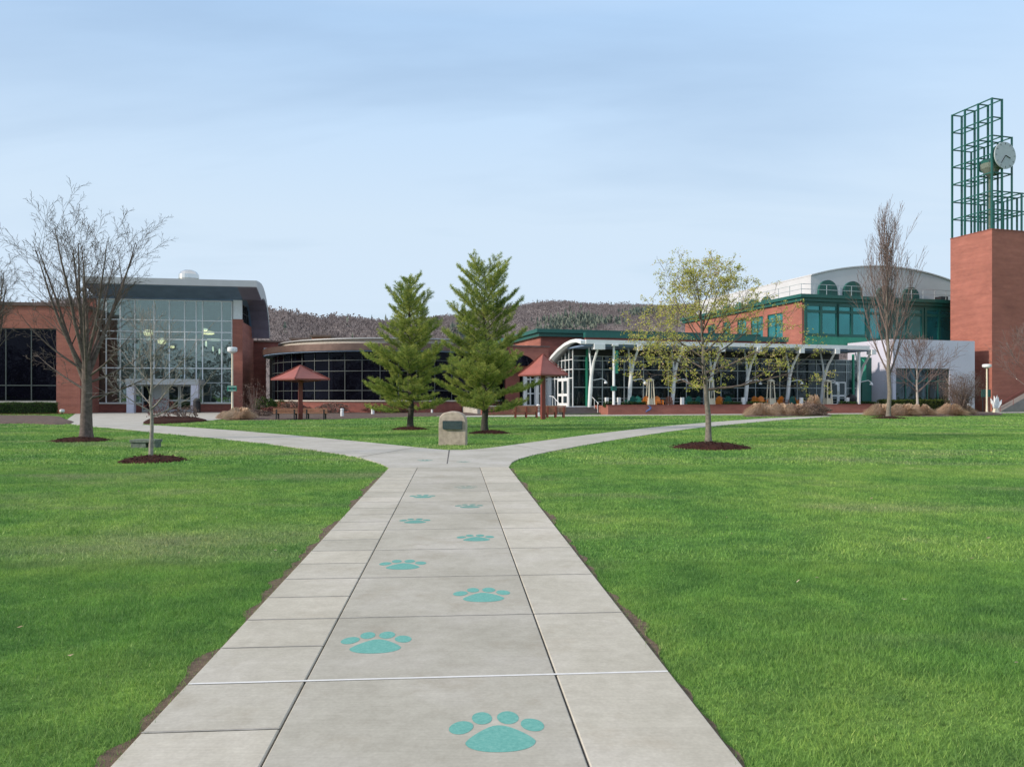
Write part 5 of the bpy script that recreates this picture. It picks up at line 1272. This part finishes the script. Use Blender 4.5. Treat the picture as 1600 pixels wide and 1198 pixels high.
# monument
x, y = G(708, 695); k = y/F; f = Fr(x, y, -6); w = 21.0*k; ht = 52.5*k; dp = .34
MN = thing('stone_monument', 'upright granite stone with rounded top and dark bronze plaque where the paths fork', 'monument', (x, y, 0))
import bmesh
def stone():
    nx, nz, ny = 22, 26, 5; bm = bmesh.new()
    prof = lambda u: 1.0
    V = []; mb = MB()
    pts = []; n = 60
    # outline: straight sides, arched shoulders
    for i in range(n):
        s = i/(n-1)
        if s < .27: q = (-1.0+.02*math.sin(s*20), s/.27*.70)
        elif s > .73: q = (1.0, (1-s)/.27*.70)
        else:
            a = (s-.27)/.46*math.pi; q = (-math.cos(a)*(1.0), .70+.30*math.sin(a)**.72)
        pts.append(q)
    rings = [(-.5, .955), (-.46, .985), (-.2, 1.0), (.2, 1.0), (.46, .985), (.5, .955)]; vs = []
    for dv, s in rings:
        for q in pts:
            X = q[0]*w*s*(1+.05*(1-q[1])); Z = q[1]*ht*(s if q[1] > .1 else 1)
            nn = mnoise.noise(Vector((X*2.6, dv*1.5, Z*2.6)))*.035+mnoise.noise(Vector((X*8, dv*5, Z*8)))*.012
            vs.append(f.w(X*(1+nn*.8), dv*dp+nn*.5, Z*(1+nn*.5)-.0))
    fs = [(r_*n+i, r_*n+i+1, (r_+1)*n+i+1, (r_+1)*n+i) for r_ in range(len(rings)-1) for i in range(n-1)]
    mb.add(vs, fs)
    # front and back faces as strips between mirrored outline points
    for r_ in (0, len(rings)-1):
        for i in range(n//2-1): a, b, c_, d_ = r_*n+i, r_*n+i+1, r_*n+n-2-i, r_*n+n-1-i; mb.f.append((a, b, c_, d_) if b != c_ else (a, b, d_))
    return mb.build('stone', M['stone'], MN)
stone()
pw = 14.3*k; z0p, z1p = H+(HY-670)*k, H+(HY-657)*k
bp = bx(f, -pw, pw+.03, -dp/2-.075, -dp/2+.01, z0p, z1p, 'plaque', 'plaque', MN)
mb = MB(); r_ = random.Random(4)
for row in range(5):
    zz_ = z1p-.045-row*(z1p-z0p-.05)/5; u_ = -pw*.85+(.10 if row in (0, 4) else 0); e_ = pw*.85-(.1 if row in (0, 4) else 0)
    while u_ < e_:
        l = r_.uniform(.02, .06); mb.box(f, u_, min(e_, u_+l), -dp/2-.079, -dp/2-.0755, zz_-.014, zz_); u_ += l+.012
mb.build('plaque_lettering', M['plaque_txt'], bp)
# low stone slab on the left lawn
x0, y = G(202, 700); x1 = (243-CX)*y/F; f = Fr((x0+x1)/2, y, -4); hw = (x1-x0)/2
SL = thing('stone_slab_seat', 'low weathered green grey stone slab seat behind the small bare tree', 'stone seat', ((x0+x1)/2, y, 0))
bx(f, -hw, hw, -.02, .42, .17, .25, 'slab', 'stone_grey', SL); bx(f, -hw+.02, hw-.30, .02, .38, 0, .168, 'support', 'stone_grey', SL); bx(f, hw-.10, hw-.02, .02, .38, 0, .168, 'support', 'stone_grey', SL)
# white splayed sculpture and green sign at the tower lamp
c = Rg.w(U(1543.5, 0), -.9, 0); d_ = c.y
t = thing('petal_sculpture', 'white splayed petal shaped sculpture at the foot of the tower', 'sculpture', c)
mb = MB(); ff = Fr(c.x, c.y, 10); k = d_/F
for i, (dx, h_) in enumerate(((-9, 19), (-6, 13), (-3, 23), (1, 24), (5, 21), (9, 17), (7, 9), (-7, 7))):
    b = ff.w(dx*.18*k, -.1*(i % 3), .45); tp = ff.w(dx*k, -.12*(i % 2), (h_+3)*k); md = b.lerp(tp, .55)
    mb.tube([b, md, tp], [.05, .15, .02], 6)
mb.build('petals', M['white'], t); MB().lathe((c.x, c.y, 0), [(.28, 0), (.24, .3), (.16, .5)], 10).build('base', M['cream'], t)
c = Rg.w(U(1541, .6), .9, 0); t = thing('notice_board', 'dark green square board behind the lamp post at the tower', 'sign', c)
uu = U(1541, .9); bx(Rg, uu-.62, uu+.55, .85, .93, Rg.z(1541, 620, .9), Rg.z(1541, 608.5, .9), 'board', 'green', t)
for du in (-.5, .43): bx(Rg, uu+du, uu+du+.08, .87, .92, 0, Rg.z(1541, 620, .9)-.002, 'post', 'black', t)
# small white ground light
c = Rg.w(U(1515, -.5), -.3, 0); t = thing('flood_light', 'small white ground flood light left of the petal sculpture', 'light', c)
MB().lathe((c.x, c.y, 0), [(.05, 0), (.05, .55)], 6).build('stake', M['black'], t); MB().lathe((c.x, c.y, .552), [(.12, 0), (.20, .1), (.20, .3), (.1, .36)], 12).build('lamp_head', M['white'], t)
c = L.w(Lu(97, -5.6), -5.6, 0); t = thing('flood_light', 'small white ground flood light at the foot of the left brick wing', 'light', c)
MB().lathe((c.x, c.y, 0), [(.06, 0), (.06, .12)], 6).build('stake', M['black'], t); MB().lathe((c.x, c.y, .122), [(.14, 0), (.22, .1), (.20, .28), (.1, .32)], 12).build('lamp_head', M['white'], t)

# ------------------------------------------------------------------ patio heaters
def heater(px, label, first=[None]):
    c = Rg.w(U(px, 1.3), 1.3, zTf)
    if first[0] is None:
        t = thing('patio_heater', label, 'patio heater', c, 0, 'tall pyramid patio heaters on the terrace')
        f = Fr(c.x, c.y, 16); z = c.z; hT = 2.35
        mb = MB()
        for sx in (-1, 1):
            for sy in (-1, 1): mb.bar(f.w(sx*.30, sy*.30, z), f.w(sx*.19, sy*.19, z+hT), .085)
        for zz_, w_ in ((.75, .27), (hT, .20)):
            q = [f.w(a*w_, b*w_, z+zz_) for a, b in ((-1, -1), (1, -1), (1, 1), (-1, 1))]
            for i in range(4): mb.bar(q[i], q[(i+1) % 4], .06)
        mb.build('frame', M['cream'], t)
        bx(f, -.24, .24, -.24, .24, z+.12, z+.72, 'burner_box', 'cream', t)
        MB().lathe((c.x, c.y, z+.76), [(.09, 0), (.09, 1.5)], 10).build('glass_tube', M['plaque'], t)
        mb = MB(); q = [f.w(a*.30, b*.30, z+hT+.045) for a, b in ((-1, -1), (1, -1), (1, 1), (-1, 1))]; mb.add(q+[f.w(a*.06, b*.06, z+hT+.24) for a, b in ((-1, -1), (1, -1), (1, 1), (-1, 1))], [(3, 2, 1, 0), (4, 5, 6, 7), (0, 1, 5, 4), (1, 2, 6, 5), (2, 3, 7, 6), (3, 0, 4, 7)])
        mb.build('cap', M['cream'], t); first[0] = t
    else: dup(first[0], c, 0, label)
heater(1016, 'patio heater beside the orange chair nearest the banner pole'); heater(1110, 'patio heater half hidden by the budding tree trunk'); heater(1204.5, 'patio heater between two groups of orange chairs'); heater(1293.5, 'patio heater left of the right glass doors')
# ------------------------------------------------------------------ chairs and tables
def adiron(mat):
    t = thing('terrace_chair', '', 'chair', (0, 0, 0), 0, 'coloured slatted chairs on the terrace'); f = ID
    mb = MB(); mb.add([f.w(a, b, c_) for a, b, c_ in ((-.27, -.28, .40), (.27, -.28, .40), (.27, .26, .28), (-.27, .26, .28), (-.27, -.28, .36), (.27, -.28, .36), (.27, .26, .24), (-.27, .26, .24))], [(0, 1, 2, 3), (7, 6, 5, 4), (0, 4, 5, 1), (1, 5, 6, 2), (2, 6, 7, 3), (3, 7, 4, 0)]); mb.build('seat', M[mat], t)
    mb = MB()
    for k, h_ in enumerate((.86, .94, .98, .94, .86)):
        a = -.26+k*.106; mb.add([(a, .22, .27), (a+.095, .22, .27), (a+.095, .25, .27), (a, .25, .27), (a-.01*(2-k), .44, h_), (a+.095-.01*(2-k), .44, h_), (a+.095-.01*(2-k), .47, h_), (a-.01*(2-k), .47, h_)], [(3, 2, 1, 0), (4, 5, 6, 7), (0, 1, 5, 4), (1, 2, 6, 5), (2, 3, 7, 6), (3, 0, 4, 7)])
    mb.build('backrest', M[mat], t)
    for s_ in (-1, 1):
        MB().b(s_*.34-.06, s_*.34+.06, -.36, .36, .56, .60).build('armrest', M[mat], t)
        MB().b(s_*.33-.03, s_*.33+.03, -.32, -.24, 0, .558).build('leg', M[mat], t); MB().b(s_*.31-.03, s_*.31+.03, .24, .32, 0, .558).build('leg', M[mat], t)
    return t
protos = {}
CH = [(985, 1.6, 'teal', 200, 'teal chair just right of the second strut'), (999, 1.9, 'teal', 150, 'teal chair third from the banner pole'), (1007, 1.7, 'orange', 190, 'small orange chair just left of the first patio heater'),
      (1029, 1.2, 'orange', 10, 'bright orange chair just right of the first patio heater'), (1045, 1.8, 'brownc', 170, 'brown chair left of the third strut'), (1077, 1.6, 'teal', 160, 'teal chair left of the budding tree trunk'), (1086, 1.9, 'teal', 210, 'teal chair next to the budding tree trunk'),
      (1122, 1.6, 'orange', 180, 'orange chair right of the budding tree trunk'), (1137, 1.7, 'teal', 170, 'dark teal chair between the budding tree and the fifth strut'), (1181, 1.9, 'orange', 150, 'orange chair turned sideways left of the third patio heater'), (1192, 1.2, 'orange', 5, 'bright orange chair touching the left of the third patio heater'),
      (1216, 1.7, 'orange', 200, 'orange chair just right of the third patio heater'), (1225, 1.3, 'brownc', 20, 'brown chair in front of the sixth strut'), (1238, 1.8, 'teal', 170, 'dark teal chair right of the sixth strut'), (1247, 1.5, 'orange', 100, 'orange chair seen side on by a white post')]
for px, v_, m_, a_, lb in CH:
    c = Rg.w(U(px, v_), v_, zTf)
    if m_ not in protos:
        t = adiron(m_); protos[m_] = t; t.location = c; t.rotation_euler = (0, 0, R(a_)); t['label'] = lb
    else: dup(protos[m_], c, R(a_), lb)
for px, v_, m_, lb in ((1272, 2.0, 'blue', 'blue topped table left of the fourth patio heater'), (992, 2.2, 'teal', 'round teal table between the two left teal chairs'), (1186, 2.3, 'brownc', 'low brown table between the two orange chairs')):
    c = Rg.w(U(px, v_), v_, zTf); t = thing('terrace_table', lb, 'table', c, 0, 'small tables on the terrace')
    MB().lathe((c.x, c.y, c.z+.70), [(.55, 0), (.58, .02), (.58, .04), (.1, .05)], 20).build('table_top', M[m_], t); MB().lathe(c, [(.28, 0), (.26, .03), (.04, .06), (.04, .69)], 12).build('leg', M[m_], t)

# ================================================================== planting
def reg(*q): return [G(*p) for p in q]
bed(smoothpoly(reg((-60, 661), (40, 662), (86, 663.5), (118, 661), (104, 655.5), (90, 651), (40, 650), (-60, 650))), 'mulch_lt', .12)
bed(smoothpoly(reg((222, 661.5), (250, 662.5), (300, 660), (325, 657.5), (300, 653.5), (262, 652.5), (235, 655))), 'mulch', .16)
bed(smoothpoly(reg((345, 655.5), (400, 656.5), (520, 655), (640, 651.5), (760, 648.8), (790, 645), (700, 643.5), (560, 642.3), (400, 643), (372, 647.5))), 'mulch_lt', .12)
bed(smoothpoly(reg((1165, 651.3), (1230, 650.8), (1297, 649.5), (1290, 647.4), (1230, 648.2), (1170, 649))), 'mulch_lt', .10)
bed(smoothpoly(reg((1362, 650), (1440, 650.8), (1500, 650), (1560, 648.8), (1562, 645.5), (1500, 644), (1400, 644.5), (1366, 646))), 'mulch_lt', .14)
hedge('clipped green hedge in front of the left brick wing window', L, Lu(-70, -7.3), Lu(88, -7.3), -8.2, -6.9, .1, 1.02, 1, dens=300, leaf=.05, grp=None)
hedge('long yellow green clipped hedge in front of the grey block', Rg, U(1385, .2), U(1486, .2), .2, 1.4, .1, 1.25, 2, mat='hedge_y', dens=300, leaf=.055, grp=None)
for i, (a, b, lb) in enumerate(((944, 957, 'small hedge on the terrace wall left of the banner pole'), (972, 1010, 'low hedge on the terrace wall below the left teal chairs'), (1076, 1092, 'small hedge on the terrace wall left of the budding tree'), (1130, 1158, 'low hedge on the terrace wall right of the budding tree'), (1168, 1198, 'low hedge on the terrace wall below the sideways orange chair'), (1312, 1338, 'low hedge on the terrace wall below the black bin'), (1345, 1369, 'low hedge at the right end of the terrace wall'))):
    hedge(lb, Rg, U(a, .6), U(b, .6), .42, .85, zTf, zTf+.42, 20+i, dens=350, leaf=.045, grp='low hedges on the terrace wall')
tuft('long tan grass clump left of the reddish bush on the terrace border', 1190, 650.3, 2.2, .95, 1); tuft('tan grass clump second from the left by the terrace', 1216, 650, 1.7, .95, 2); tuft('tan grass clump touching the reddish bush', 1240, 649.8, 2.3, .9, 3)
tuft('leftmost tan grass clump beside the tall narrow tree', 1376, 650, 2.0, .9, 4); tuft('tan grass clump at the foot of the whitish tree, left side', 1412, 650.2, 2.2, .9, 5); tuft('tan grass clump at the foot of the whitish tree, right side', 1440, 650, 2.0, .85, 6); tuft('tan grass clump under the round twiggy shrub', 1488, 649.6, 2.0, .9, 7); tuft('small tan grass clump near the ground flood light', 1505, 649, 1.8, .75, 8)
tuft('tan grass clump at the foot of the left lamp post', 376, 655.8, 1.8, .75, 9, d=None); tuft('small tan grass clump at the left end of the rotunda bed', 356, 654.6, 1.2, .5, 10)
tuft('tall pale plume grass rising from the reddish bush', 1272, 649.4, 1.3, 1.5, 11)
shrub('bush', 'dark reddish bush at the right end of the terrace border', 1270, 650, 2.9, 1.05, 'shrub_brown', 3, 3000, .06)
shrub('bush', 'round twiggy brown shrub in front of the grey block', 1500, 649.5, 3.9, 3.6, 'shrub_brown', 4, 14000, .034, lift=.55, fan=True)
shrub('bush', 'bare reddish bush in the bed before the atrium doors', 252, 656.5, 2.0, 1.5, 'shrub_red', 5, 1100, .05)
shrub('bush', 'low brown twiggy bush at the right of the atrium bed', 290, 656.5, 1.6, .95, 'shrub_brown', 6, 1100, .05)
shrub('bush', 'upright bare shrub against the brick link block', 397, 648, 2.4, 3.0, 'shrub_brown', 7, 900, .05)
shrub('bush', 'small green shrub beside the brick link block', 413, 646, 2.2, 1.5, 'hedge', 8, 2600)
specs = [(442, 645, 3.0, 1.3, 'hedge', 'green shrub behind the left shelter left side'), (458, 646, 2.0, 1.2, 'shrub_brown', 'brown shrub right behind the left shelter post'), (492, 645, 2.6, 1.1, 'hedge', 'green shrub behind the right one of the left benches'), (520, 647, 2.8, 1.0, 'shrub_brown', 'brown shrub left of the nearest bollard light'), (548, 645.5, 2.6, 1.3, 'hedge_y', 'yellow green shrub right of the nearest bollard light'), (567, 646, 2.2, 1.2, 'hedge', 'green shrub between two bollard lights'), (596, 647, 3.2, .9, 'shrub_red', 'low reddish shrub left of the shorter pine trunk'), (622, 646.5, 2.6, .9, 'shrub_red', 'low reddish shrub just behind the shorter pine trunk'), (660, 645, 3.0, 1.4, 'hedge', 'dark green shrub between the two pines'), (690, 645.5, 2.6, 1.3, 'shrub_red', 'reddish shrub above the monument'), (722, 645, 2.8, 1.3, 'hedge_y', 'yellow green shrub above the monument on the right'), (773, 645, 3.6, 1.5, 'hedge', 'dark green shrub right of the taller pine trunk'), (428, 648.5, 2.4, .7, 'shrub_red', 'low reddish shrub left of the left benches'), (398, 652.5, 2.8, .6, 'shrub_brown', 'flat brown shrub right of the left lamp post')]
for i, (px, py, w_, h_, m_, lb) in enumerate(specs): shrub('bush', lb, px, py, w_, h_, m_, 40+i, 2200, .06, grp='shrubs in the bed before the rotunda')
lawn()

# ================================================================== light, sky, camera
SUN_EL, SUN_AZ = 24.0, 250.0                        # azimuth clockwise from +Y
sd = Vector((math.sin(R(SUN_AZ))*math.cos(R(SUN_EL)), math.cos(R(SUN_AZ))*math.cos(R(SUN_EL)), math.sin(R(SUN_EL))))
ld = bpy.data.lights.new('sun', 'SUN'); ld.energy = 2.6; ld.angle = R(4); ld.color = (1, .88, .74)
lo = bpy.data.objects.new('sun', ld); COL.objects.link(lo); lo.rotation_euler = (-sd).to_track_quat('-Z', 'Y').to_euler()
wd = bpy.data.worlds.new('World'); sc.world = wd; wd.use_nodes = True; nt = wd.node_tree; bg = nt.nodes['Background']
sky = N(nt, 'ShaderNodeTexSky'); sky.sky_type = 'NISHITA'; sky.sun_disc = False; sky.sun_elevation = R(SUN_EL); sky.sun_rotation = R(SUN_AZ); sky.air_density = 1.0; sky.dust_density = 1.5; sky.ozone_density = 1.5
tc = N(nt, 'ShaderNodeTexCoord'); sp = N(nt, 'ShaderNodeSeparateXYZ'); nt.links.new(tc.outputs['Generated'], sp.inputs[0])
mz = N(nt, 'ShaderNodeMath', operation='MAXIMUM'); nt.links.new(sp.outputs[2], mz.inputs[0]); mz.inputs[1].default_value = 0
az_ = N(nt, 'ShaderNodeMath', operation='ADD'); nt.links.new(mz.outputs[0], az_.inputs[0]); az_.inputs[1].default_value = .16
dx = N(nt, 'ShaderNodeMath', operation='DIVIDE'); nt.links.new(sp.outputs[0], dx.inputs[0]); nt.links.new(az_.outputs[0], dx.inputs[1])
dy = N(nt, 'ShaderNodeMath', operation='DIVIDE'); nt.links.new(sp.outputs[1], dy.inputs[0]); nt.links.new(az_.outputs[0], dy.inputs[1])
cb = N(nt, 'ShaderNodeCombineXYZ'); nt.links.new(dx.outputs[0], cb.inputs[0]); nt.links.new(dy.outputs[0], cb.inputs[1])
mp = N(nt, 'ShaderNodeMapping'); mp.inputs['Rotation'].default_value = (0, 0, R(35)); mp.inputs['Scale'].default_value = (.55, 1.5, 1); mp.inputs['Location'].default_value = (2.3, .7, 0); nt.links.new(cb.outputs[0], mp.inputs[0])
n1 = N(nt, 'ShaderNodeTexNoise'); n1.inputs['Scale'].default_value = .9; n1.inputs['Detail'].default_value = 7; n1.inputs['Roughness'].default_value = .52; n1.inputs['Distortion'].default_value = .35; nt.links.new(mp.outputs[0], n1.inputs['Vector'])
cl = ramp(nt, n1.outputs['Fac'], [(.34, (.52, .52, .52)), (.66, (1, 1, 1))])
# thin cirrus is thicker towards the horizon
hz_ = N(nt, 'ShaderNodeMapRange'); nt.links.new(mz.outputs[0], hz_.inputs[0]); hz_.inputs[1].default_value = 0; hz_.inputs[2].default_value = .5; hz_.inputs[3].default_value = .42; hz_.inputs[4].default_value = .02
ad = N(nt, 'ShaderNodeMath', operation='ADD', use_clamp=True); nt.links.new(cl, ad.inputs[0]); nt.links.new(hz_.outputs[0], ad.inputs[1])
skc = ramp(nt, mz.outputs[0], [(0, (.42, .497, .58)), (.22, (.40, .49, .585)), (.44, (.30, .43, .60)), (.8, (.66, .70, .76))])  # last stop, above the view, whitened to add ambient on shaded fronts
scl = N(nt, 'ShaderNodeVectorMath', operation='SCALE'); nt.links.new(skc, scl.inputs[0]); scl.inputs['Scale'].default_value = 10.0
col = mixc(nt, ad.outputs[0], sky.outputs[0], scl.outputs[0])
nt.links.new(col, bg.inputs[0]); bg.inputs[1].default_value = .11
cam = bpy.data.cameras.new('camera'); co = bpy.data.objects.new('camera', cam); COL.objects.link(co); co.location = (0, 0, H); co.rotation_euler = (R(90), 0, 0)
cam.sensor_width = 36; cam.sensor_fit = 'HORIZONTAL'; cam.lens = 36*F/1600; cam.shift_y = (HY-599)/1600; cam.clip_end = 6000; cam.clip_start = .05
sc.camera = co
sc.view_settings.view_transform = 'Standard'; sc.view_settings.look = 'None'; sc.view_settings.gamma = 1; sc.view_settings.exposure = .58; sc.view_settings.use_curve_mapping = False
sc.cycles.max_bounces = 6; sc.cycles.transparent_max_bounces = 12; sc.cycles.diffuse_bounces = 3
print('objects', len(bpy.data.objects))
